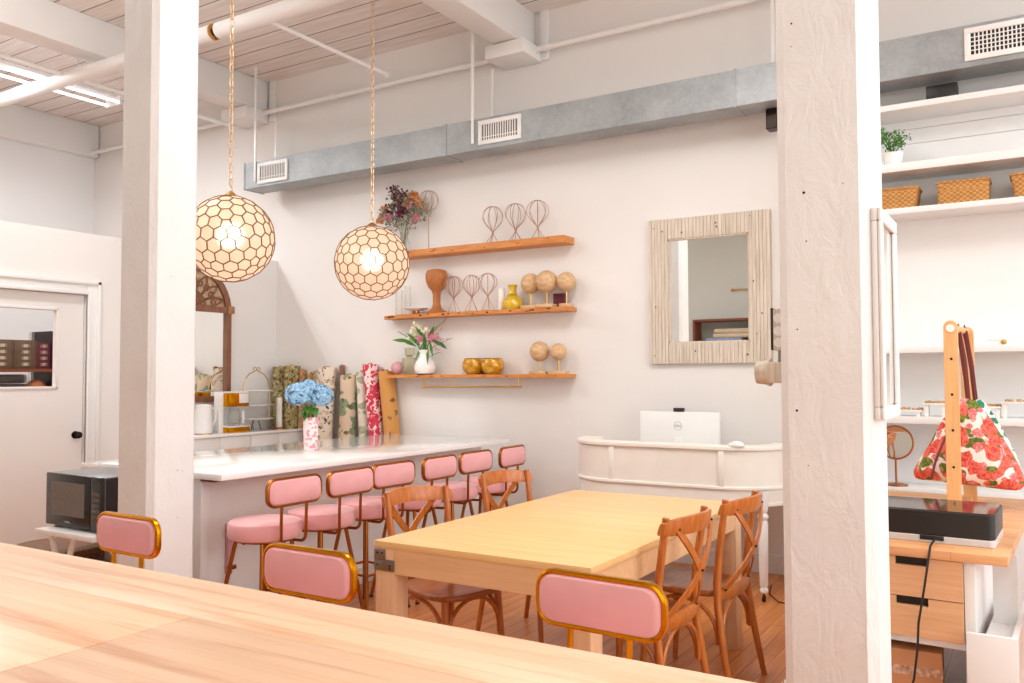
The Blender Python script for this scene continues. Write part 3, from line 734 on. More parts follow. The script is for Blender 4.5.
live_shelf('middle live edge wooden wall shelf with rough dark knots', -5.255, -3.275, 1.968, 2.003, 1)
live_shelf('lowest live edge wooden wall shelf with a brass rail under it', -5.165, -3.285, 1.418, 1.450)
t_ = thing('hanging_rail', 'brass rail hung under the lowest wooden wall shelf', 'rail', (-4.29, 6.24, 1.34))
b = NB(); tube(b, [(-.53, 0, 0), (.53, 0, 0)], .009, 10); obj('rail', b, 'brass', t_)
for x in (-.5, .5):
    b = NB(); tube(b, [(x, 0, 0), (x, 0, .078)], .006, 8); obj('rail_bracket', b, 'brass', t_)

# ---- shelf objects
SY = 6.235
def wire_head(label, x, zb, htop, R, stem=0):
    t_ = thing('wire_globe_stand', label, 'wire stand', (x, SY, zb), random.uniform(0, 1), 'wire globe stands on the wall shelves')
    zc = htop - R; pinch = zc - R * 1.5 if not stem else zc - R
    b = NB(); n = 4
    for k in range(n):
        a = PI * k / n + .2; p = []
        for j in range(25):
            u = -1 + 2 * j / 24; th = abs(u) * PI
            if stem: r = R * math.sin(abs(u) * PI); z = zc + R * math.cos(th)
            else:
                r = R * math.sin(min(abs(u), .999) ** 1.0 * PI) ** (1.0 if abs(u) < .5 else 1.35); z = zc + R * math.cos(th) if abs(u) < .5 else zc + (pinch - zc) * ((abs(u) - .5) / .5)
            sg = 1 if u > 0 else -1
            p.append((sg * r * math.cos(a), sg * r * math.sin(a), z))
        tube(b, p, .0028, 5)
    obj('globe', b, 'wire', t_)
    if stem:
        b = NB(); tube(b, [(0, 0, .008), (0, 0, pinch)], .005, 6); obj('stem', b, 'wire', t_)
        b = NB(); lathe(b, [(0, 0), (.075, 0), (.075, .006), (0, .01)], 24); obj('base', b, 'white_metal', t_)
    else:
        b = NB()
        for k in range(5):
            a = 2 * PI * k / 5 + .3; tube(b, [(0, 0, pinch + .004), (.012 * math.cos(a), .012 * math.sin(a), pinch - .02), (.062 * math.cos(a), .062 * math.sin(a), .003)], .0026, 5)
        tube(b, arc((0, 0, .003), .062, 0, 360, 24, 'xy')[:-1], .0026, 5, True)
        tube(b, arc((0, 0, pinch), .007, 0, 360, 10, 'xy')[:-1], .004, 5, True)
        obj('tripod_base', b, 'wire', t_)
    return t_
wire_head('tall thin wire globe on a long stem on the top shelf beside the dried flowers', -4.738, 2.59, .545, .093, 1)
for x, h, l in ((-4.04, .325, 'wire globe stand on the top shelf, leftmost of the three short ones'), (-3.806, .325, 'wire globe stand on the top shelf, middle of the three short ones'), (-3.588, .33, 'wire globe stand on the top shelf, nearest its right end')):
    wire_head(l, x, 2.59, h, .094)
for x, h, l in ((-4.459, .325, 'wire globe stand on the middle shelf next to the carved wooden head'), (-4.263, .325, 'wire globe stand on the middle shelf between two others like it'), (-4.094, .33, 'wire globe stand on the middle shelf nearest the yellow vase')):
    wire_head(l, x, 2.003, h, .082)
# dried bouquet
def leafy(bm, c, n, r, sz, up=0, flat=.35):
    for k in range(n):
        d = Vector((random.gauss(0, 1), random.gauss(0, 1) * .8, random.gauss(0, 1) + up)).normalized() * r * random.uniform(.35, 1)
        p = Vector(c) + d; a = Vector((random.gauss(0, 1), random.gauss(0, 1), random.gauss(0, 1))).normalized(); q = a.orthogonal().normalized()
        s = sz * random.uniform(.6, 1.2); t0 = a.cross(q) * s * flat * .3
        vs = [bm.verts.new(p - a * s), bm.verts.new(p + q * s * flat + t0), bm.verts.new(p + a * s), bm.verts.new(p - q * s * flat + t0)]
        bm.faces.new(vs)
def blob(bm, c, r, n=1):
    q = bmesh.ops.create_icosphere(bm, subdivisions=1, radius=r); bmesh.ops.translate(bm, vec=c, verts=q['verts'])
t_ = thing('dried_bouquet', 'dried bouquet with plum and peach flowers in a glass vase on the top shelf', 'flowers', (-5.02, SY, 2.59))
random.seed(3)
b = NB(); lathe(b, [(0, 0), (.05, 0), (.055, .01), (.05, .1), (.035, .16), (.04, .19), (.036, .19), (.032, .16), (.046, .1), (.05, .012), (0, .01)], 20); obj('vase', b, 'glass', t_)
b = NB(); tips = [(-.28, -.02, .42), (-.16, .02, .45), (-.1, -.03, .62), (-.04, 0, .55), (.05, .02, .52), (.14, -.02, .5), (.22, 0, .42), (.3, -.01, .43), (.1, -.04, .33), (-.2, 0, .32)]
for x, y, z in tips: tube(b, [(random.uniform(-.02, .02), 0, .02), (x * .2, y * .3, .22), (x, y, z)], .003, 5)
obj('stems', b, 'dry_leaf', t_)
b = NB()
for x, y, z in tips: leafy(b, (x * .75, y, z * .85), 50, .10, .022)
obj('leaves', b, 'dry_leaf', t_, smooth=False)
for m_, pts in (('petal_plum', ((-.12, -.02, .6), (-.1, -.02, .53), (-.05, 0, .45), (-.02, 0, .55), (0, -.02, .4), (-.14, 0, .44), (-.19, 0, .38), (-.03, -.03, .36))), ('petal_peach', ((.09, 0, .52), (.14, -.02, .5), (.06, 0, .46), (.17, 0, .45), (-.27, -.02, .33), (-.24, 0, .42))), ('petal_pink', ((.15, -.03, .3), (-.17, -.02, .34), (.1, -.02, .43)))):
    b = NB()
    for p in pts:
        for k in range(18): blob(b, Vector(p) + Vector([random.gauss(0, .024) for _ in range(3)]), random.uniform(.006, .013))
        leafy(b, p, 34, .05, .016, 0, .7)
    obj('blossoms', b, m_, t_, smooth=False)
# glass cylinders, dish, carved head
for i, (x, h, r, l) in enumerate(((-5.10, .24, .034, 'tall clear glass tube vase at the left end of the middle shelf'), (-5.0, .27, .03, 'tallest clear glass tube vase behind the white dish on the middle shelf'))):
    b = NB(); lathe(b, [(0, 0), (r, 0), (r, h), (r - .003, h), (r - .003, .008), (0, .008)], 20); o = obj('glass_vase', b, 'glass', None, (x, SY + .02, 2.003)); tag(o, l, 'vase')
t_ = thing('footed_dish', 'shallow white footed dish on the middle shelf beside the carved head', 'dish', (-4.86, 6.20, 2.003))
b = NB(); lathe(b, [(0, .03), (.05, .03), (.11, .05), (.118, .052), (.118, .058), (.05, .04), (0, .038)], 28); obj('plate', b, 'porcelain', t_)
b = NB(); lathe(b, [(0, 0), (.045, 0), (.035, .012), (.035, .034), (0, .034)], 20); obj('foot', b, 'copper', t_)
b = NB(); lathe(b, [(0, 0), (.092, 0), (.095, .015), (.07, .03), (.045, .05), (.035, .09), (.036, .17), (.045, .205), (.075, .235), (.095, .28), (.103, .325), (.10, .36), (.085, .39), (.05, .40), (0, .402)], 28)
o = obj('carved_head', b, 'head', None, (-4.648, SY, 2.003)); tag(o, 'carved solid wooden hat form on the middle shelf', 'hat form')
b = NB(); lathe(b, [(0, 0), (.028, 0), (.028, .19), (.02, .195), (0, .197)], 20); tube(b, [(0, 0, .19), (0, 0, .21)], .002, 5); o = obj('pillar_candle', b, 'white_wax', None, (-3.965, SY + .02, 2.003)); tag(o, 'pale pillar candle on the middle shelf beside the yellow vase', 'candle')
b = NB(); lathe(b, [(0, 0), (.07, 0), (.088, .02), (.092, .055), (.08, .09), (.05, .115), (.034, .135), (.03, .17), (.04, .205), (.044, .212), (.038, .212), (.025, .17), (.03, .14), (.07, .09), (.08, .05), (0, .02)], 32)
o = obj('bottle_vase', b, 'yellow', None, (-3.838, SY, 2.003)); tag(o, 'glossy yellow bottle vase on the middle shelf', 'vase')
def ball_stand(label, x, zb, R, h, y=SY, bw=.075):
    t_ = thing('wooden_ball_stand', label, 'wooden ball', (x, y, zb), 0, 'wooden balls on stands on the wall shelves')
    b = NB(); bx(b, -bw, bw, -.05, .05, 0, .028, .003); obj('base', b, 'ball_wood', t_)
    b = NB(); tube(b, [(0, 0, .025), (0, 0, h - 2 * R + .01)], .007, 8); obj('post', b, 'brass', t_)
    b = NB(); ball(b, (0, 0, h - R), R, 28, 18); obj('ball', b, 'ball_wood', t_)
ball_stand('wooden ball on a stand on the middle shelf, nearest the yellow vase', -3.659, 2.003, .086, .30)
ball_stand('largest wooden ball on a stand on the middle shelf in front of the maroon box', -3.484, 2.003, .092, .31, 6.20)
ball_stand('wooden ball on a stand at the right end of the middle shelf', -3.318, 2.003, .08, .29, SY, .045)
b = NB(); bx(b, -.05, .05, -.03, .03, 0, .12, .006); o = obj('keepsake_box', b, 'maroon', None, (-3.41, 6.29, 2.003)); tag(o, 'small maroon box behind the wooden balls on the middle shelf', 'box')
ball_stand('larger wooden ball on a stand at the right of the lowest shelf', -3.575, 1.45, .084, .275)
ball_stand('smaller wooden ball on a stand at the right end of the lowest shelf', -3.395, 1.45, .07, .255)
b = NB(); ball(b, (0, 0, .062), .062, 28, 18); o = obj('decorative_ball', b, 'rose', None, (-5.10, SY, 1.45)); tag(o, 'dusty pink ball at the left end of the lowest shelf', 'ball')
t_ = thing('glass_bottle', 'square olive tinted glass bottle with a stopper on the lowest shelf', 'bottle', (-4.958, SY, 1.45))
b = NB(); bx(b, -.062, .062, -.04, .04, 0, .155, .012, 3); obj('body', b, 'glass_olive', t_)
b = NB(); lathe(b, [(.03, .15), (.028, .175), (.045, .18), (.045, .245), (0, .25)], 18); obj('stopper', b, 'glass_olive', t_)
b = NB(); tube(b, arc((0, 0, .172), .032, 0, 360, 18, 'xy')[:-1], .004, 6, True); obj('neck_wire', b, 'dark_metal', t_)
t_ = thing('flower_vase', 'white pitcher vase of pink and white flowers on the lowest shelf', 'flowers', (-4.77, 6.22, 1.45))
b = NB(); lathe(b, [(0, 0), (.07, 0), (.092, .03), (.098, .07), (.085, .115), (.055, .15), (.048, .19), (.062, .225), (.056, .225), (.04, .19), (.05, .15), (.08, .11), (.09, .07), (0, .03)], 30); obj('vase', b, 'porcelain', t_)
b = NB(); lathe(b, [(0, 0), (.078, 0), (.08, .008), (.07, .012), (0, .012)], 24); obj('saucer', b, 'dark_metal', t_)
b = NB(); tips = [(-.3, -.02, .40), (-.2, 0, .34), (-.08, 0, .46), (.02, -.02, .38), (.14, 0, .43), (.24, 0, .5), (.3, -.02, .32), (.2, -.05, .2), (-.02, -.08, .3), (.1, -.06, .33)]
for x, y, z in tips: tube(b, [(0, 0, .18), (x * .4, y, z * .8), (x, y, z)], .003, 5)
obj('stems', b, 'stem', t_)
b = NB()
for (x, z, ang) in ((-.24, .32, 170), (-.16, .30, 150), (.17, .29, -12), (.22, .27, -20), (.0, .20, -95), (.06, .18, -75), (-.03, .22, -110), (.1, .24, -60), (-.02, .38, 120), (.1, .38, 50), (-.1, .33, 130), (.03, .3, 80)):
    a = math.radians(ang); d = Vector((math.cos(a), -.2, math.sin(a))); n = Vector((-math.sin(a), 0, math.cos(a))); c = Vector((x, -.03, z)); L = .085
    prev = None
    for u in range(7):
        q = u / 6; w = .018 * math.sin(PI * min(.97, max(.05, q))); p = c + d * (q - .5) * 2 * L + Vector((0, -.02 * q * q, -.015 * q * q))
        cur = (b.verts.new(p - n * w), b.verts.new(p + n * w + Vector((0, -.006, 0))))
        if prev: b.faces.new((prev[0], cur[0], cur[1], prev[1]))
        prev = cur
obj('leaves', b, 'leaf', t_)
b = NB()
for p, q in (((-.14, 0, .31), (-.32, 0, .41)), ((.12, 0, .33), (.25, 0, .52)), ((.15, 0, .31), (.32, 0, .32)), ((.12, -.02, .26), (.24, -.04, .17)), ((.06, 0, .35), (.14, 0, .45))):
    for k in range(26):
        u = random.random(); r = .016 * (1 - u * .75); blob(b, Vector(p).lerp(Vector(q), u) + Vector([random.gauss(0, r * .5) for _ in range(3)]), max(.004, r * .5))
leafy(b, (.1, -.03, .34), 40, .055, .02, 0, .7); leafy(b, (-.03, -.04, .32), 30, .04, .02, 0, .7); obj('pink_blossoms', b, 'petal_pink', t_, smooth=False)
b = NB(); leafy(b, (-.08, -.02, .42), 50, .07, .02, .4, .7); leafy(b, (-.12, -.02, .35), 24, .05, .018, 0, .7); leafy(b, (.03, -.03, .39), 16, .04, .014, 0, .7); obj('cream_blossoms', b, 'petal_white', t_, smooth=False)
for x, l in ((-4.244, 'amber crackled glass votive bowl on the lowest shelf, left of its twin'), (-4.045, 'amber crackled glass votive bowl on the lowest shelf, right of its twin')):
    t_ = thing('votive_bowl', l, 'bowl', (x, SY, 1.45), 0, 'amber bowls on the lowest shelf')
    b = NB(); lathe(b, [(0, 0), (.055, 0), (.09, .03), (.102, .07), (.098, .11), (.082, .137), (.078, .137), (.09, .11), (.094, .07), (.08, .035), (0, .012)], 32); obj('bowl', b, 'amber', t_)
    b = NB(); tube(b, arc((0, 0, .138), .08, 0, 360, 30, 'xy')[:-1], .003, 6, True); obj('rim', b, 'dark_metal', t_)

# ------------------------------------------------------------------ side cabinet along the partition
t_ = thing('sideboard', 'white drawer sideboard along the partition under the arched mirror', 'cabinet', (-6.58, 5.6, 0))
b = NB(); bx(b, -.225, .235, -.7, .72, .888, .912, .003); obj('top', b, 'quartz', t_)
b = NB(); bx(b, -.22, .205, -.69, .71, .06, .888); obj('body', b, 'white', t_, smooth=False)
b = NB(); bx(b, -.2, .17, -.67, .69, 0, .06); obj('plinth', b, 'white', t_, smooth=False)
for k in range(4):
    y0 = -.69 + k * .35
    for z0, z1 in ((.63, .883), (.35, .625), (.065, .345)):
        b = NB(); bx(b, .205, .222, y0 + .003, y0 + .347, z0, z1, .002); obj('drawer_front', b, 'white', t_)
# arched mirror above it
t_ = thing('arched_mirror', 'tall mirror in a carved brown arched frame above the sideboard', 'mirror', (XP, 5.275, 1.24))
aw = .44; zs = .83
b = NB(); fr = .055
prism(b, [(-aw, 0), (-aw + fr, 0), (-aw + fr, zs), (-aw, zs)], 0, .04, 'yz'); prism(b, [(aw - fr, 0), (aw, 0), (aw, zs), (aw - fr, zs)], 0, .04, 'yz')
prism(b, [(-aw, -.045), (aw, -.045), (aw, .01), (-aw, .01)], 0, .042, 'yz'); prism(b, [(-aw, zs - .01), (aw, zs - .01), (aw, zs + .045), (-aw, zs + .045)], 0, .042, 'yz')
N = 20
for k in range(N):
    a0, a1 = PI * k / N, PI * (k + 1) / N
    prism(b, [(aw * math.cos(a0), zs + aw * math.sin(a0)), (aw * math.cos(a1), zs + aw * math.sin(a1)), ((aw - .06) * math.cos(a1), zs + (aw - .06) * math.sin(a1)), ((aw - .06) * math.cos(a0), zs + (aw - .06) * math.sin(a0))], 0, .04, 'yz')
obj('frame', b, 'arch', t_, smooth=False)
for s in (-1, 1):
    b = NB(); box(b, (.03, s * (aw - .01), zs + .02), (.07, .07, .075), None, .012); ball(b, (.062, s * (aw - .01), zs + .02), .02, 12, 8, (.7, 1, 1)); obj('corner_rosette', b, 'knob_wood', t_)
b = NB(); bx(b, 0, .012, -aw + fr, aw - fr, .01, zs); obj('mirror_glass', b, 'mirror', t_, smooth=False)
b = NB(); R0 = aw - .06   # pierced fan carving
prism(b, [(R0 * math.cos(PI * k / 16), zs + .04 + (R0 - .04) * math.sin(PI * k / 16)) for k in range(17)], 0, .008, 'yz'); obj('lunette_panel', b, 'roll_tan', t_, smooth=False)
b = NB(); random.seed(5)
for k in range(7):
    a = PI * (k + .5) / 7
    for s in (-1, 1):
        p = [(.02, q * R0 * .95 * math.cos(a + s * .22 * math.sin(q * PI)), zs + .045 + q * (R0 - .06) * math.sin(a + s * .22 * math.sin(q * PI))) for q in [i / 10 for i in range(1, 11)]]; tube(b, p, .010, 6)
for r in (.12, .24):
    for k in range(9):
        a = PI * (k + .5) / 9; tube(b, [(.02, r * math.cos(a) + .028 * math.cos(t), zs + .045 + r * math.sin(a) * .95 + .028 * math.sin(t)) for t in [i * PI / 5 for i in range(10)]], .007, 6, True)
obj('fretwork', b, 'arch', t_)

# things on the sideboard
t_ = thing('electric_kettle', 'white jug kettle on the sideboard beside the coffee maker', 'kettle', (-6.55, 5.21, .912))
b = NB(); lathe(b, [(0, 0), (.085, 0), (.088, .01), (.086, .14), (.08, .25), (.078, .262), (.05, .272), (0, .275)], 30); obj('jug', b, 'white_metal', t_)
b = NB(); prism(b, [(.0, .262), (0, .215), (-.11, .262)], -.02, .02, 'yz'); obj('spout', b, 'white_metal', t_)
b = NB(); tube(b, [(0, .07, .225), (0, .12, .235), (0, .145, .2), (0, .14, .12), (0, .11, .075), (0, .083, .06)], .012, 8); obj('handle', b, 'white_metal', t_)
b = NB(); lathe(b, [(0, 0), (.088, 0), (.088, .012), (0, .012)], 28); obj('base', b, 'brass', t_)
t_ = thing('coffee_maker', 'white and gold coffee maker with a glass carafe on the sideboard', 'coffee maker', (-6.53, 5.5, .912))
b = NB(); bx(b, -.08, .0, -.12, -.07, 0, .385, .006); obj('water_tank', b, 'white_metal', t_)
b = NB(); bx(b, -.07, .085, -.07, .16, .245, .37, .006); obj('brew_head', b, 'gold', t_)
b = NB(); bx(b, .06, .09, .04, .15, .275, .365, .003); bx(b, -.06, .082, -.07, .155, .37, .385, .003); obj('brew_cover', b, 'white_metal', t_)
b = NB(); bx(b, -.08, .085, -.07, .17, 0, .05, .006); obj('hot_plate', b, 'gold', t_)
b = NB(); bx(b, -.08, .085, -.07, .17, .05, .06, .002); obj('plate_ring', b, 'white_metal', t_)
b = NB(); lathe(b, [(0, .06), (.05, .06), (.062, .09), (.06, .17), (.045, .21), (.048, .225), (.044, .225), (.041, .21), (.056, .17), (.058, .09), (0, .064)], 24, (.01, .045, 0)); cf = obj('carafe', b, 'glass', t_)
b = NB(); bx(b, .055, .075, .09, .12, .08, .2, .008); obj('carafe_handle', b, 'white_metal', cf)
t_ = thing('tiered_tray', 'three tier white cake stand with a scrolled brass handle on the sideboard', 'cake stand', (-6.55, 5.84, .912))
for z, r in ((.105, .165), (.235, .165), (.375, .165)):
    b = NB(); lathe(b, [(0, z), (r - .02, z), (r, z + .01), (r + .002, z + .016), (r - .006, z + .016), (r - .02, z + .006), (0, z + .005)], 32); obj('tray', b, 'porcelain', t_)
b = NB(); P = [(0, -.16, .11), (0, -.168, .3), (0, -.165, .42), (0, -.14, .5), (0, -.09, .55), (0, -.03, .575), (0, 0, .59), (0, .03, .575), (0, .09, .55), (0, .14, .5), (0, .165, .42), (0, .168, .3), (0, .16, .11)]
tube(b, P, .0055, 7)
for s in (-1, 1): tube(b, [(0, 0, .59), (0, s * .015, .615), (0, s * .04, .61), (0, s * .042, .59), (0, s * .028, .585)], .0045, 6)
obj('handle', b, 'brass', t_)
for y in (-.045, .045):
    b = NB(); tube(b, [(0, y * .6, .106), (0, y, .05), (.02, y, 0)], .006, 7); obj('leg', b, 'steel', t_)
b = NB(); tube(b, [(-.04, 0, .106), (-.07, 0, 0)], .006, 7); obj('leg', b, 'steel', t_)
t_ = thing('candle_holder', 'white pillar candle on a round copper base on the sideboard', 'candle', (-6.51, 6.10, .912))
b = NB(); lathe(b, [(0, 0), (.07, 0), (.072, .012), (.04, .02), (0, .02)], 24); obj('base', b, 'copper', t_)
b = NB(); lathe(b, [(0, .02), (.03, .02), (.03, .31), (.02, .315), (0, .312)], 20); obj('candle', b, 'white_wax', t_)

# fabric rolls leaning on the wall
def roll(label, mat, x, z0, z1, r, lean=0, yb=None, coat=True, flat=1):
    """a bolt: wrapped cloth with a spiral end round a card core, its top resting on the wall"""
    y1 = WY - r * flat - .002; yb = y1 - .02 if yb is None else yb
    t_ = thing('fabric_roll', label, 'fabric roll', (x, yb, z0)); H = z1 - z0
    ax = Vector((lean, y1 - yb, H)); b = NB(); n = 22; rings = []
    tl = Matrix.Translation((0, 0, 0))
    for z, k in ((0, .98), (.006, 1), (H * .3, 1), (H * .6, 1.01), (H - .006, 1), (H, .97), (H - .002, .55), (H - .03, .28)):
        rings.append([b.verts.new((r * k * math.cos(2 * PI * i / n) * (1 + .04 * math.sin(3 * i + x * 9)) + lean * z / H, r * flat * k * math.sin(2 * PI * i / n) + (y1 - yb) * z / H, z)) for i in range(n)])
    for P, Q in zip(rings, rings[1:]):
        for k in range(n): b.faces.new((P[k], P[(k + 1) % n], Q[(k + 1) % n], Q[k]))
    b.faces.new(rings[0][::-1]); b.faces.new(rings[-1]); obj('cloth', b, mat, t_)
    b = NB(); tube(b, [(lean * .97, (y1 - yb) * .97, H * .97), (lean, (y1 - yb), H + .012)], r * .27, 14); obj('core', b, 'cardboard', t_)
    return t_
Z = .912
roll('thick olive tapestry fabric roll at the far left on the sideboard', 'roll_olive', -6.67, Z, 1.535, .075)
roll('olive tapestry fabric roll on the sideboard, right of the thickest olive one', 'roll_olive', -6.50, Z, 1.545, .078, .0)
roll('rust and tan fabric roll on the sideboard behind the white candle', 'roll_rust', -6.385, Z, 1.50, .036)
FB = 6.1
roll('narrow rust coloured fabric roll on the floor against the sideboard end', 'roll_rust', -6.27, 0, 1.47, .042)
roll('narrow tan fabric roll standing left of the wide cream botanical one', 'roll_tan', -6.18, 0, 1.49, .04)
roll('wide cream fabric roll with black botanical print behind the hydrangea', 'roll_cream', -6.02, 0, 1.525, .11, 0, 6.15, flat=.7)
roll('blush fabric roll with a brown banded end behind the leaf print roll', 'roll_brown', -5.865, 0, 1.545, .026, .0)
roll('fabric roll with large green leaves on blush ground', 'roll_leaf', -5.70, 0, 1.45, .09, -.045, 6.17, flat=.7)
roll('sage and cream fabric roll left of the red coral print', 'roll_sage', -5.43, 0, 1.48, .055, -.155, 6.22)
roll('bright red and white coral print fabric roll', 'roll_red', -5.225, 0, 1.55, .074, -.235, 6.22)
roll('slim brown fabric roll between the red print and the kraft roll', 'roll_brown', -5.135, 0, 1.5, .02, -.21, 6.29)
roll('kraft coloured stamped roll at the right end of the row of rolls', 'roll_kraft', -5.04, 0, 1.485, .076, -.22, 6.22)

# hydrangea in a printed glass vase on the island
t_ = thing('hydrangea_vase', 'blue hydrangeas in a pink printed glass vase on the island', 'flowers', (-4.48, 4.50, .91))
b = NB(); lathe(b, [(0, 0), (.046, 0), (.05, .01), (.052, .12), (.056, .235), (.052, .235), (.048, .12), (.044, .02), (0, .018)], 26); obj('vase', b, 'vase_print', t_)
b = NB(); random.seed(11)
for x, y, z in ((-.05, 0, .36), (.05, 0, .36), (0, .02, .3)): tube(b, [(0, 0, .02), (x * .3, y, .2), (x, y, z)], .005, 6)
obj('stems', b, 'stem', t_)
for c, r in (((-.04, -.075, .405), .092), ((.04, .05, .39), .085), ((0, -.02, .44), .07)):
    b = NB(); blob(b, c, r * .7)
    for k in range(300):
        d = Vector((random.gauss(0, 1), random.gauss(0, 1), random.gauss(0, 1) + .15)).normalized(); p = Vector(c) + Vector((d.x, d.y, d.z * .82)) * r * random.uniform(.85, 1.12)
        a = d.orthogonal().normalized(); q = d.cross(a); th = random.random() * PI
        a, q = a * math.cos(th) + q * math.sin(th), q * math.cos(th) - a * math.sin(th); s = random.uniform(.011, .017)
        for u, w in ((a, q), (q, -a), (-a, -q), (-q, a)):
            vs = [b.verts.new(p), b.verts.new(p + (u + w * .8) * s * .7 + d * .003), b.verts.new(p + u * s * 1.3 + d * .004), b.verts.new(p + (u - w * .8) * s * .7 + d * .003)]; b.faces.new(vs)
    obj('bloom', b, 'blue', t_, smooth=False)
b = NB()
for ang, z0, L in ((-60, .32, .09), (-110, .31, .10), (-85, .27, .08), (20, .3, .08), (200, .3, .08)):
    a = math.radians(ang); d = Vector((math.cos(a) * .6, math.sin(a) * .3 - .2, -.55)); n = Vector((-math.sin(a) * .5 + .5, math.cos(a) * .5, .1)).normalized(); prev = None
    for u in range(8):
        q = u / 7; w = .034 * math.sin(PI * min(.98, max(.04, q ** .8))); p = Vector((math.cos(a) * .012, math.sin(a) * .012 - .01, z0)) + d * q * L * 1.4 + Vector((0, 0, .02 * math.sin(q * PI)))
        cur = (b.verts.new(p - n * w), b.verts.new(p + Vector((0, 0, -.006))), b.verts.new(p + n * w))
        if prev: b.faces.new((prev[0], cur[0], cur[1], prev[1])); b.faces.new((prev[1], cur[1], cur[2], prev[2]))
        prev = cur
obj('leaves', b, 'leaf', t_)

# ------------------------------------------------------------------ microwave corner
t_ = thing('folding_table', 'small white folding table carrying the microwave', 'table', (-4.33, 2.9, 0))
b = NB(); bx(b, -.325, .2, -.28, .24, .598, .626, .004); obj('tabletop', b, 'white_metal', t_)
for x in (-.2, .25):
    for s in (-1, 1):
        b = NB(); tube(b, [(x - .16 * s + .0, -.2, .0), (x * 1 + .12 * s - .0, -.2, .598)], .013, 8, flat=(.03, .02)) if x < 0 else tube(b, [(x - .08, .2 * s, 0), (x - .08, -.2 * s, .598)], .013, 8); obj('leg', b, 'white_metal', t_)
t_ = thing('microwave_oven', 'black microwave oven on the small white table beside the slim column', 'microwave', (-4.425, 2.86, .626), math.radians(-1.5))
b = NB(); bx(b, -.262, .268, -.15, .16, .012, .292, .006); obj('casing', b, 'mw_top', t_)
b = NB(); bx(b, .2681, .2695, -.145, .155, .018, .286); obj('side_panel', b, 'black', t_, smooth=False)
b = NB(); bx(b, -.262, .168, -.17, -.151, .012, .292, .004); dr = obj('door', b, 'grey_dark', t_)
b = NB(); bx(b, -.21, .115, -.1712, -.1702, .07, .25); obj('door_window', b, 'mw_window', dr, smooth=False)
b = NB(); bx(b, -.07, -.02, -.1712, -.1702, .034, .042); obj('badge', b, 'grey_line', dr, smooth=False)
b = NB(); bx(b, .171, .268, -.17, -.151, .012, .292, .004); cp = obj('control_panel', b, 'black', t_)
b = NB(); bx(b, .185, .255, -.1712, -.1702, .235, .27); obj('display', b, 'black_gloss', cp, smooth=False)
b = NB()
for i in range(3):
    for j in range(6): bx(b, .185 + i * .025, .204 + i * .025, -.1715, -.1702, .05 + j * .029, .068 + j * .029)
obj('keypad', b, 'mw_window', cp, smooth=False)
b = NB()
for x in (-.22, .22):
    for y in (-.12, .13): bx(b, x - .015, x + .015, y - .015, y + .015, 0, .013)
obj('feet', b, 'rubber', t_, smooth=False)
b = NB(); bx(b, -.30, .25, -.05, .05, 0, .31, .004); o = obj('storage_box', b, 'white', None, (-4.42, 3.085, .626)); tag(o, 'plain white box standing behind the black microwave', 'box')
t_ = thing('wicker_hamper', 'round brown lidded wicker hamper on the floor left of the white table', 'basket', (-4.955, 2.93, 0))
b = NB(); lathe(b, [(0, 0), (.21, 0), (.222, .02), (.24, .22), (.246, .43), (.235, .43), (.225, .02), (0, .015)], 40); obj('basket_body', b, 'wicker_dark', t_)
b = NB(); lathe(b, [(.25, .42), (.258, .425), (.256, .447), (.24, .46), (.19, .467), (0, .471)], 40); obj('lid', b, 'wicker_lid', t_)
b = NB(); bx(b, -.22, .12, -.12, .12, 0, .34, .01); o = obj('storage_bin', b, 'towel_shelf', None, (-4.35, 2.98, 0)); tag(o, 'reddish brown bin on the floor under the small white table', 'bin')

# ------------------------------------------------------------------ storage seen through the door glass
t_ = thing('storage_rack', 'dark storage rack behind the glazed door', 'rack', (-8.4, 4.6, 0))
for z in (.6, 1.02, 1.52, 2.2):
    b = NB(); bx(b, -.4, 0, -.9, .9, z - .03, z); obj('shelf_board', b, 'towel_shelf', t_, smooth=False)
for y in (-.92, .30, .92):
    b = NB(); bx(b, -.4, 0, y - .02, y + .02, 0, 1.9 if y > 0 else 2.2); obj('upright', b, 'dark_metal', t_, smooth=False)
random.seed(9); y = 3.75
names = ['stacked brown box with paper labels on the rack behind the glazed door', 'darker brown box seen through the door glass', 'brown box with two pale tags seen through the door glass', 'brown carton on the rack by the rack post behind the glass', 'reddish box seen through the door glass']
for i, (y0, y1, h, m_) in enumerate(((3.72, 3.98, .27, 'box_brown'), (4.0, 4.28, .26, 'roll_brown'), (4.29, 4.5, .28, 'box_brown'), (4.51, 4.72, .28, 'box_brown'), (4.73, 4.86, .26, 'maroon'))):
    t_ = thing('storage_box', names[i], 'box', (-8.4, (y0 + y1) / 2, 1.52)); w = (y1 - y0) / 2
    b = NB(); bx(b, -.35, -.02, -w, w, 0, h, .004); obj('carton', b, m_, t_)
    b = NB()
    for k in range(4): bx(b, -.0195, -.018, -w * .2, w * .2, .03 + k * .06, .06 + k * .06)
    obj('paper_label', b, 'box_tan', t_, smooth=False)
for i, (y, l) in enumerate(((4.0, 'dark folded fabric pile at the left of the rack behind the glazed door'), (4.45, 'dark folded fabric pile beside the peach cloth behind the glazed door'))):
    b = NB()
    for k in range(5): bx(b, -.36, -.03, -.2, .2, .09 * k, .09 * k + .086, .03, 3)
    o = obj('fabric_pile', b, 'velvet_grey', None, (-8.4, y, 1.02)); tag(o, l, 'fabric')
b = NB(); ball(b, (0, 0, .20), .20, 18, 12, (.65, .6, 1)); o = obj('cloth_bundle', b, 'peach_cloth', None, (-8.56, 4.79, 1.02)); tag(o, 'rounded peach cloth bundle seen low in the door glass', 'cloth')

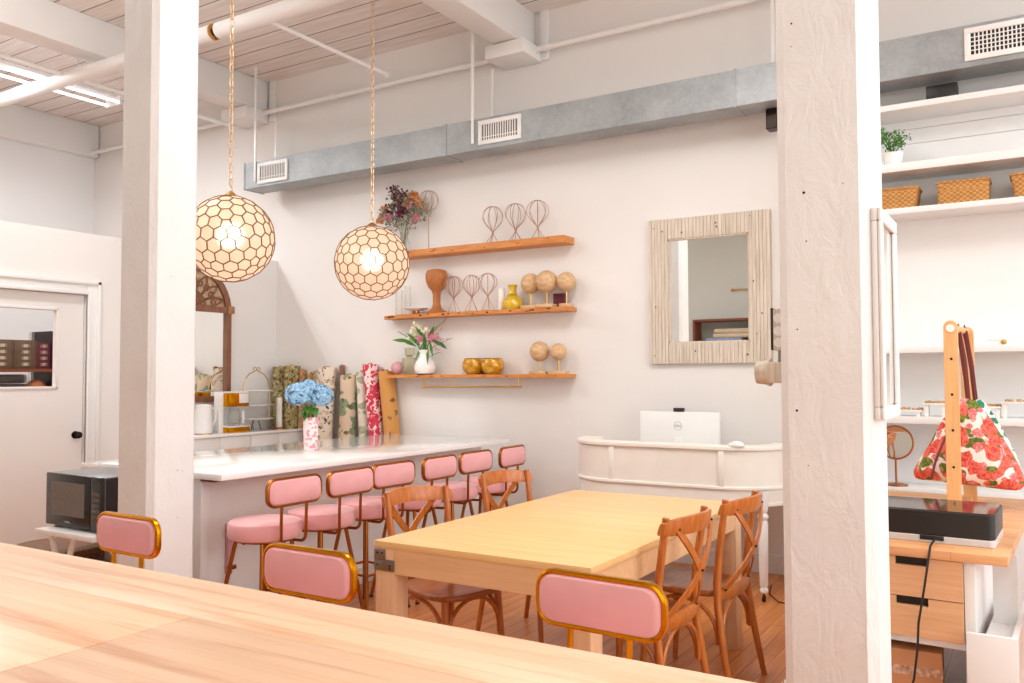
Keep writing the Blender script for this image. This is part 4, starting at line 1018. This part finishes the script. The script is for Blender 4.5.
# ------------------------------------------------------------------ white wall shelving on the right
t_ = thing('wall_shelving', 'white open wall shelving filling the right end of the back wall', 'shelves', (0, WY, 0))
for z0, z1 in ((3.158, 3.197), (2.755, 2.808), (2.478, 2.516), (1.578, 1.617), (1.126, 1.172), (.671, .716)):
    b = NB(); bx(b, -1.2, 1.5, -.34, -.02, z0, z1, .002); obj('shelf_board', b, 'white', t_)
b = NB(); bx(b, -1.2, 1.5, -.02, -.002, 0, 3.0)
for z0, z1 in ((3.003, 3.10), (3.103, 3.197)): bx(b, -1.2, 1.5, -.02, -.002, z0, z1)
obj('back_panel', b, 'white', t_, smooth=False)
for x in (-1.22, 1.5):
    b = NB(); bx(b, x, x + .02, -.34, -.02, 0, 3.197); obj('side_panel', b, 'white', t_, smooth=False)
b = NB(); bx(b, -1.2, 1.5, -.32, -.3, 0, .671); obj('lower_doors', b, 'white', t_, smooth=False)
b = NB(); bx(b, -.09, .09, -.07, .07, 0, .1, .006); o = obj('speaker', b, 'black', None, (-.50, 6.12, 3.197)); tag(o, 'black speaker box on top of the white shelving under the duct', 'speaker')
t_ = thing('potted_plant', 'small green plant in a white pot on the white shelving', 'plant', (-.80, 6.1, 2.808))
b = NB(); lathe(b, [(0, 0), (.05, 0), (.065, .09), (.06, .09), (.05, .08), (0, .08)], 22); obj('pot', b, 'porcelain', t_)
b = NB(); random.seed(21)
for k in range(26):
    a = random.random() * 2 * PI; r = random.uniform(.02, .1); z = random.uniform(.13, .24); tube(b, [(0, 0, .07), (r * .5 * math.cos(a), r * .5 * math.sin(a), z * .75), (r * math.cos(a), r * math.sin(a), z)], .002, 4)
    leafy(b, (r * math.cos(a), r * math.sin(a), z), 14, .03, .012, 0, .5)
obj('foliage', b, 'leaf', t_, smooth=False)
def basket(label, x, w, h=.13, d=.11, taper=.86):
    t_ = thing('wicker_basket', label, 'basket', (x, 6.12, 2.516), 0, 'honey wicker baskets on the white shelving')
    b = NB(); R = []
    for z, k in ((0, taper), (.004, taper + .01), (h, 1)):
        R.append([b.verts.new((px, py, z)) for px, py in rrect(2 * w * k, 2 * d * k, .02, 3)])
    for z, k in ((h, .95), (.01, taper - .05)):
        R.append([b.verts.new((px, py, z)) for px, py in rrect(2 * w * k, 2 * d * k, .02, 3)])
    n = len(R[0])
    for P, Q in zip(R, R[1:]):
        for k in range(n): b.faces.new((P[k], P[(k + 1) % n], Q[(k + 1) % n], Q[k]))
    b.faces.new(R[0][::-1]); b.faces.new(R[-1]); obj('basket_body', b, 'wicker', t_)
    b = NB(); tube(b, [(px, py, h) for px, py in rrect(2 * w, 2 * d, .02, 3)], .008, 6, True); obj('braided_rim', b, 'wicker', t_)
basket('honey wicker basket on the white shelving, half hidden behind the thick column', -.80, .155)
basket('honey wicker basket on the white shelving, middle of the three, straight sided', -.39, .145, .135, .11, .97)
basket('honey wicker basket on the white shelving, cut off by the right edge of the photo', .02, .15, .14)
# jewellery trays
def tray(label, x, z, w, h, y=6.08):
    t_ = thing('display_riser', label, 'display tray', (x, y, z), 0, 'little white jewellery risers')
    b = NB(); bx(b, -w, w, -.06, .06, h - .012, h, .002); bx(b, -w * .85, -w * .85 + .02, -.05, .05, 0, h - .012); bx(b, w * .85 - .02, w * .85, -.05, .05, 0, h - .012); obj('riser', b, 'white_metal', t_)
    b = NB(); random.seed(int(x * 1000) % 97)
    for k in range(22): ball(b, (random.uniform(-w * .9, w * .9), random.uniform(-.05, .04), h + .006), random.uniform(.006, .011), 8, 6)
    o = obj('trinkets', b, 'copper_tan', t_, smooth=True)
tray('low white jewellery riser with gold trinkets next to the column mirror', -.74, 1.172, .09, .04)
tray('white jewellery riser with gold trinkets left of the pine post', -.575, 1.172, .07, .085)
tray('white jewellery riser with gold trinkets just right of the floral bag', -.275, 1.172, .065, .07, 6.1)
tray('white jewellery riser with gold trinkets at the right edge of the photo', -.10, 1.172, .12, .10)
t_ = thing('trinket_stand', 'small white stand with a brass knob on the white shelving above the bags', 'ornament', (-.19, 6.06, 1.617))
b = NB(); bx(b, -.085, .085, -.02, .02, .03, .042, .003); bx(b, -.03, .03, -.02, .02, 0, .03, .003); obj('stand', b, 'porcelain', t_)
b = NB(); ball(b, (0, -.02, .02), .016, 12, 8); obj('knob', b, 'brass', t_)
t_ = thing('vanity_mirror', 'round copper vanity mirror on a stem beside the thick column', 'mirror', (-.82, 6.1, .716))
b = NB(); lathe(b, [(0, 0), (.07, 0), (.07, .01), (.02, .02), (0, .02)], 26); obj('base', b, 'copper', t_)
b = NB(); tube(b, [(0, 0, .015), (0, 0, .175)], .007, 10); obj('stem', b, 'copper', t_)
b = NB(); tube(b, arc((0, 0, .28), .106, 0, 360, 36)[:-1], .007, 8, True); obj('rim', b, 'copper', t_)
b = NB(); tube(b, [(0, -.003, .28), (0, .003, .28)], .104, 36); obj('mirror_disc', b, 'mirror', t_)

# ------------------------------------------------------------------ butcher block desk with drawers
t_ = thing('craft_desk', 'butcher block desk with two oak drawers on a white base', 'desk', (-.5, 4.65, 0), math.radians(-2.5))
b = NB(); bx(b, -.42, .415, -.86, .9, .712, .75, .003); obj('worktop', b, 'desk_butcher', t_)
b = NB(); bx(b, .262, .30, -.83, .86, 0, .712, .002); obj('side_panel', b, 'white', t_)
b = NB(); bx(b, -.42, -.385, -.83, .86, 0, .712, .002); obj('side_panel', b, 'white', t_)
b = NB(); bx(b, -.385, .262, -.83, .86, .365, .390); obj('shelf_board', b, 'white', t_, smooth=False)
for z0 in (.553, .394):
    b = NB(); h = .155; z1 = z0 + h
    for x0, x1, a, c in ((-.382, .015, z0, z1), (.135, .259, z0, z1), (.015, .135, z0, z1 - .032)): bx(b, x0, x1, -.848, -.828, a, c)
    dw = obj('drawer', b, 'drawer', t_, smooth=False)
    b = NB(); bx(b, -.01, .16, -.826, -.82, z0 + .05, z1); obj('hand_slot', b, 'black', dw, smooth=False)
# white end unit beside the desk
t_ = thing('white_bin_unit', 'white open topped bin unit against the right end of the craft desk', 'cabinet', (-.165, 3.74, 0), math.radians(-2.5))
b = NB(); bx(b, -.10, .07, -.02, .0, 0, .46, .002); obj('front_panel', b, 'white', t_)
b = NB(); bx(b, .05, .07, 0, 1.0, 0, .46); obj('side_panel', b, 'white', t_, smooth=False)
b = NB(); bx(b, -.05, .05, 0, 1.0, .40, .42); obj('inner_shelf', b, 'white', t_, smooth=False)
b = NB(); bx(b, -.04, .05, .35, .37, .42, .70); obj('back_panel', b, 'white', t_, smooth=False)
t_ = thing('ladder_shelf', 'white leaning ladder shelf cut off by the right edge of the photo', 'shelf', (.03, 3.55, 0))
for x in (-.055, .4):
    b = NB(); prism(b, [(.0, 0), (.055, 0), (.56, .85), (.505, .85)], x, x + .022, 'yz'); obj('rail', b, 'white', t_, smooth=False)
for y0, z in ((.06, .22), (.20, .45), (.34, .68)):
    b = NB(); bx(b, -.033, .4, y0 - .02, y0 + .2, z - .018, z, .002); obj('step', b, 'drawer', t_)
b = NB(); bx(b, -.16, .16, -.07, .07, 0, .09, .03, 3); o = obj('folded_cloth', b, 'magenta', None, (.20, 3.83, .45)); tag(o, 'folded magenta cloth on the white ladder shelf', 'cloth')
# printer
M['base_grey'] = plain('pale_grey_plastic', '#cfccc9', .35)
t_ = thing('printer', 'flat black printer with a pale base on the craft desk', 'printer', (-.395, 4.115, .75), math.radians(-2.5))
b = NB(); R0 = rrect(.47, .37, .025, 4); prism(b, R0, 0, .03); obj('base', b, 'base_grey', t_, bevel=.004)
b = NB(); prism(b, rrect(.468, .368, .03, 5), .03, .132); obj('body', b, 'black', t_, bevel=.005)
b = NB(); prism(b, rrect(.455, .355, .025, 5), .132, .134); obj('glass_lid', b, 'black_gloss', t_, smooth=False)
b = NB(); bx(b, -.175, -.173, -.1815, -.180, .035, .122); obj('panel_gap', b, 'black_gloss', t_, smooth=False)
b = NB(); bx(b, -.04, .05, -.188, -.184, .012, .03, .001); obj('port', b, 'black', t_)
b = NB(); P = [(-.385, 3.925, .772), (-.386, 3.87, .768), (-.39, 3.79, .762), (-.40, 3.765, .68), (-.415, 3.76, .58), (-.435, 3.76, .46), (-.44, 3.76, .36), (-.455, 3.755, .24), (-.49, 3.75, .12), (-.52, 3.74, .01)]
tube(b, P, .0045, 7); o = obj('power_cable', b, 'cable'); tag(o, 'black cable running from the printer down over the drawers', 'cable')
b = NB(); lathe(b, [(0, 0), (.03, 0), (.034, .008), (.028, .02), (0, .026)], 18, (0, 0, 0), 1.7, .8); o = obj('computer_mouse', b, 'black', None, (-.46, 4.47, .75)); tag(o, 'black rounded computer mouse behind the printer', 'mouse')
t_ = thing('cardboard_box', 'taped cardboard box on the floor under the oak drawers', 'box', (-.47, 3.97, 0), math.radians(4))
b = NB(); bx(b, -.2, .10, -.12, .12, 0, .325, .003); obj('carton', b, 'cardboard', t_)
b = NB(); bx(b, -.202, .102, -.1215, -.1205, .225, .26); obj('tape', b, 'tape', t_, smooth=False)
# pine rack with bags
t_ = thing('bag_rack', 'pine rack with two tall posts and a dowel holding fabric bags', 'rack', (-.38, 4.85, .75))
def post(bm, x0, x1, y0, y1, z1):
    r = (x1 - x0) / 2; c = (x0 + x1) / 2
    prism(bm, [(x0, 0), (x1, 0)] + [(c + r * math.cos(a * PI / 8), z1 - r + r * math.sin(a * PI / 8)) for a in range(9)], y0, y1, 'xz')
b = NB(); post(b, -.038, .028, 0, .022, .965); pp = obj('front_post', b, 'pine', t_, bevel=.002)
b = NB(); post(b, .006, .072, .44, .465, .95); obj('rear_post', b, 'pine', t_, bevel=.002)
b = NB(); bx(b, -.04, .05, .03, .44, 0, .03, .002); obj('base_rail', b, 'pine', t_)
b = NB(); tube(b, [(-.005, -.002, .925), (.038, .46, .925)], .019, 16); obj('dowel', b, 'pine', t_)
b = NB(); tube(b, [(-.005, -.005, .925), (-.005, -.001, .925)], .020, 24); obj('end_cap', b, 'white_metal', pp)
b = NB()
for z in (.77, .59, .41, .225): tube(b, [(-.004, -.002, z), (-.004, .003, z)], .0065, 10)
obj('peg_hole', b, 'dark_metal', pp)
def bag(label, mat, x, y, z0, w, h, d, straps, skew=0):
    """cloth tote gathered at the top, hanging by its straps"""
    t_ = thing('tote_bag', label, 'bag', (x, y, z0)); b = NB(); n = 28; R = []
    for k, (zz, ww, dd) in enumerate(((0, .80, .35), (.02, .95, .7), (.09, 1.0, 1), (.25, .88, 1), (.45, .70, .85), (.65, .52, .65), (.82, .36, .42), (.93, .22, .25), (1.0, .10, .12))):
        ring = []
        for i in range(n):
            a = 2 * PI * i / n; f = 1 + .07 * math.sin(5 * a + k * .35) * (zz > .05)
            ca, sa = math.cos(a), math.sin(a)
            px = math.copysign(abs(ca) ** .8, ca) * w * ww * f + skew * zz; py = sa * d * dd * f
            sag = -.022 * (abs(ca) ** 2) * (zz < .1) + .03 * (1 if ca < -.3 else 0) * (zz < .1)
            ring.append(b.verts.new((px, py, zz * h + sag)))
        R.append(ring)
    for P, Q in zip(R, R[1:]):
        for i in range(n): b.faces.new((P[i], P[(i + 1) % n], Q[(i + 1) % n], Q[i]))
    b.faces.new(R[0][::-1]); b.faces.new(R[-1]); o = obj('pouch', b, mat, t_); mo = o.modifiers.new('s', 'SUBSURF'); mo.levels = mo.render_levels = 1
    for P in straps:
        b = NB(); tube(b, P, .01, 8, flat=(.02, .006)); obj('strap', b, 'strap', t_)
M['strap'] = plain('oxblood_strap', '#6b2b2a', .5)
bag('red rose print cloth bag hanging on the pine rack', 'bag_floral', -.345, 5.06, .868, .262, .45, .085,
    [[(.02, 0, .42), (.012, -.005, .55), (-.008, 0, .72), (-.018, -.025, .80), (-.022, -.005, .829), (-.012, .02, .80), (.012, .015, .65), (.025, .01, .44)],
     [(-.03, -.06, .37), (-.075, -.085, .27), (-.13, -.095, .13), (-.155, -.09, .03)]], .01)
bag('white bag with teal print hanging behind the rose print bag', 'bag_teal', -.27, 5.19, .93, .17, .38, .05, [[(-.03, 0, .37), (-.045, 0, .55), (-.07, -.02, .74), (-.075, 0, .767), (-.065, .02, .74), (-.04, .01, .55), (-.03, 0, .37)]], -.02)

# ------------------------------------------------------------------ framed mirror and switch gear on the thick column
cx1 = -.536 + .131
t_ = thing('framed_mirror', 'white framed mirror hung on the side of the thick column', 'mirror', (cx1, 2.775, 1.62))
w, h, f = .155, .305, .038
b = NB()
for y0, y1, z0, z1 in ((-w, w, h - f, h), (-w, w, -h, -h + f), (-w, -w + f, -h + f, h - f), (w - f, w, -h + f, h - f)):
    bx(b, .0, .016, y0, y1, z0, z1, .004); bx(b, .016, .028, y0 + .008 * (y0 > -w) * 0, y1, z0, z1, .005)
obj('frame', b, 'trim', t_)
b = NB(); bx(b, 0, .016, -w + f, w - f, -h + f, h - f); obj('mirror_glass', b, 'mirror', t_, smooth=False)
t_ = thing('door_latch', 'painted metal latch box with a round knob on the left of the thick column', 'latch', (-.536 - .131, 2.70, 1.59))
b = NB(); bx(b, -.035, 0, -.03, .05, -.07, .06, .006); obj('box', b, 'whitewash', t_)
b = NB(); bx(b, -.042, -.035, -.028, .05, -.068, .062, .002); obj('back_plate', b, 'black', t_)
b = NB()
for z in (-.045, -.01, .03): tube(b, [(-.017, -.032, z), (-.017, -.028, z)], .015, 16)
obj('barrel', b, 'trim', t_)
b = NB(); bx(b, -.055, 0, -.03, .05, -.17, -.105, .006); obj('lower_box', b, 'whitewash', t_)
b = NB(); tube(b, [(-.095, .01, -.137), (-.055, .01, -.137)], [.035, .04], 20); tube(b, [(-.06, .01, -.137), (-.052, .01, -.137)], .043, 20); obj('round_knob', b, 'whitewash', t_)
b = NB(); tube(b, [(-.018, 0, -.11), (-.018, 0, -.06)], .009, 10); tube(b, [(-.012, .02, .06), (-.012, .02, .6)], .006, 8); obj('link_rod', b, 'steel', t_)
b = NB(); random.seed(2)
for k in range(700):
    a = random.random() * 2 * PI; r = .18 * math.sqrt(random.random()); x, y = r * math.cos(a), r * math.sin(a); hz = .12 + .14 * math.sqrt(max(0, 1 - (r / .18) ** 2))
    for q in range(3):
        d = Vector((x * 2 + random.gauss(0, .3), y * 2 + random.gauss(0, .3), .5 + random.random())).normalized() * .03; u = d.orthogonal().normalized() * .005
        p = Vector((x, y, hz)); b.faces.new([b.verts.new(p - u), b.verts.new(p + u), b.verts.new(p + d)])
q = bmesh.ops.create_uvsphere(b, u_segments=20, v_segments=12, radius=.18); bmesh.ops.scale(b, vec=(1, 1, .78), verts=q['verts'])
for v in q['verts']: v.co.z = max(v.co.z + .12, 0)
o = obj('fleece_pouf', b, 'fluff', None, (-.745, 3.5, 0)); tag(o, 'fluffy white fleece pouf on the floor beside the thick column', 'pouf')

# ------------------------------------------------------------------ light
def area(name, loc, rot, sx, sy, e, col=(1, 1, 1)):
    L = bpy.data.lights.new(name, 'AREA'); L.shape = 'RECTANGLE'; L.size = sx; L.size_y = sy; L.energy = e; L.color = col
    o = bpy.data.objects.new(name, L); COL.objects.link(o); o.location = loc; o.rotation_euler = rot; return o
# big daylight windows on the open right-hand side and behind the camera
area('window_daylight', (4.3, 2.6, 2.6), (0, PI / 2, 0), 3.6, 6.5, 155, (.96, .985, 1))
area('window_daylight', (.9, -1.1, 2.4), (-PI / 2, 0, 0), 4.2, 2.8, 74, (.98, .985, 1))
# the two fluorescent tubes in view, then added unseen fill lights near the ceiling
for s in (-.1, .1): area('tube_and_fill_light', (-7.93 + s, 3.925, 4.184), (0, 0, 0), .024, 2.45, 42, (.95, .98, 1))
for x, y, e in ((-5.4, 2.9, 45), (-2.0, 3.8, 48), (1.4, 3.0, 30), (-8.6, .8, 80)): area('tube_and_fill_light', (x, y, 4.1), (0, 0, 0), .3, 1.5, e, (.97, .99, 1))  # added downward fill, out of view, to raise the room's brightness
for x, y, e in ((-5.4, 2.7, 34), (-2.0, 3.3, 38), (1.4, 3.2, 30), (-8.6, 1.2, 34)): area('tube_and_fill_light', (x, y, 3.95), (PI, 0, 0), .5, 1.5, e, (.97, .99, 1))  # added upward fill, out of view, to brighten the ceiling boards
W = bpy.data.worlds.new('world'); S.world = W; W.use_nodes = True
W.node_tree.nodes['Background'].inputs[0].default_value = (.93, .96, 1, 1); W.node_tree.nodes['Background'].inputs[1].default_value = 1.5

# ------------------------------------------------------------------ camera
f_px, yaw, pit, roll_ = 856.43, .552818545, .0382741, -.00355
cy, sy = math.cos(yaw), math.sin(yaw)
fw_ = Vector((-sy * math.cos(pit), cy * math.cos(pit), math.sin(pit))); r_ = Vector((cy, sy, 0)); u_ = r_.cross(fw_)
c_, s_ = math.cos(roll_), math.sin(roll_)
R_ = c_ * r_ + s_ * u_; U_ = -s_ * r_ + c_ * u_
cam = bpy.data.cameras.new('camera'); cam.sensor_width = 36; cam.lens = f_px / 1024 * 36; cam.clip_start = .05
co = bpy.data.objects.new('camera', cam); COL.objects.link(co)
co.matrix_world = Matrix(((R_.x, U_.x, -fw_.x, 0), (R_.y, U_.y, -fw_.y, 0), (R_.z, U_.z, -fw_.z, 1.45), (0, 0, 0, 1)))
S.camera = co
S.view_settings.view_transform = 'Standard'; S.view_settings.look = 'None'; S.view_settings.gamma = 1; S.view_settings.exposure = 0
S.view_settings.use_curve_mapping = False
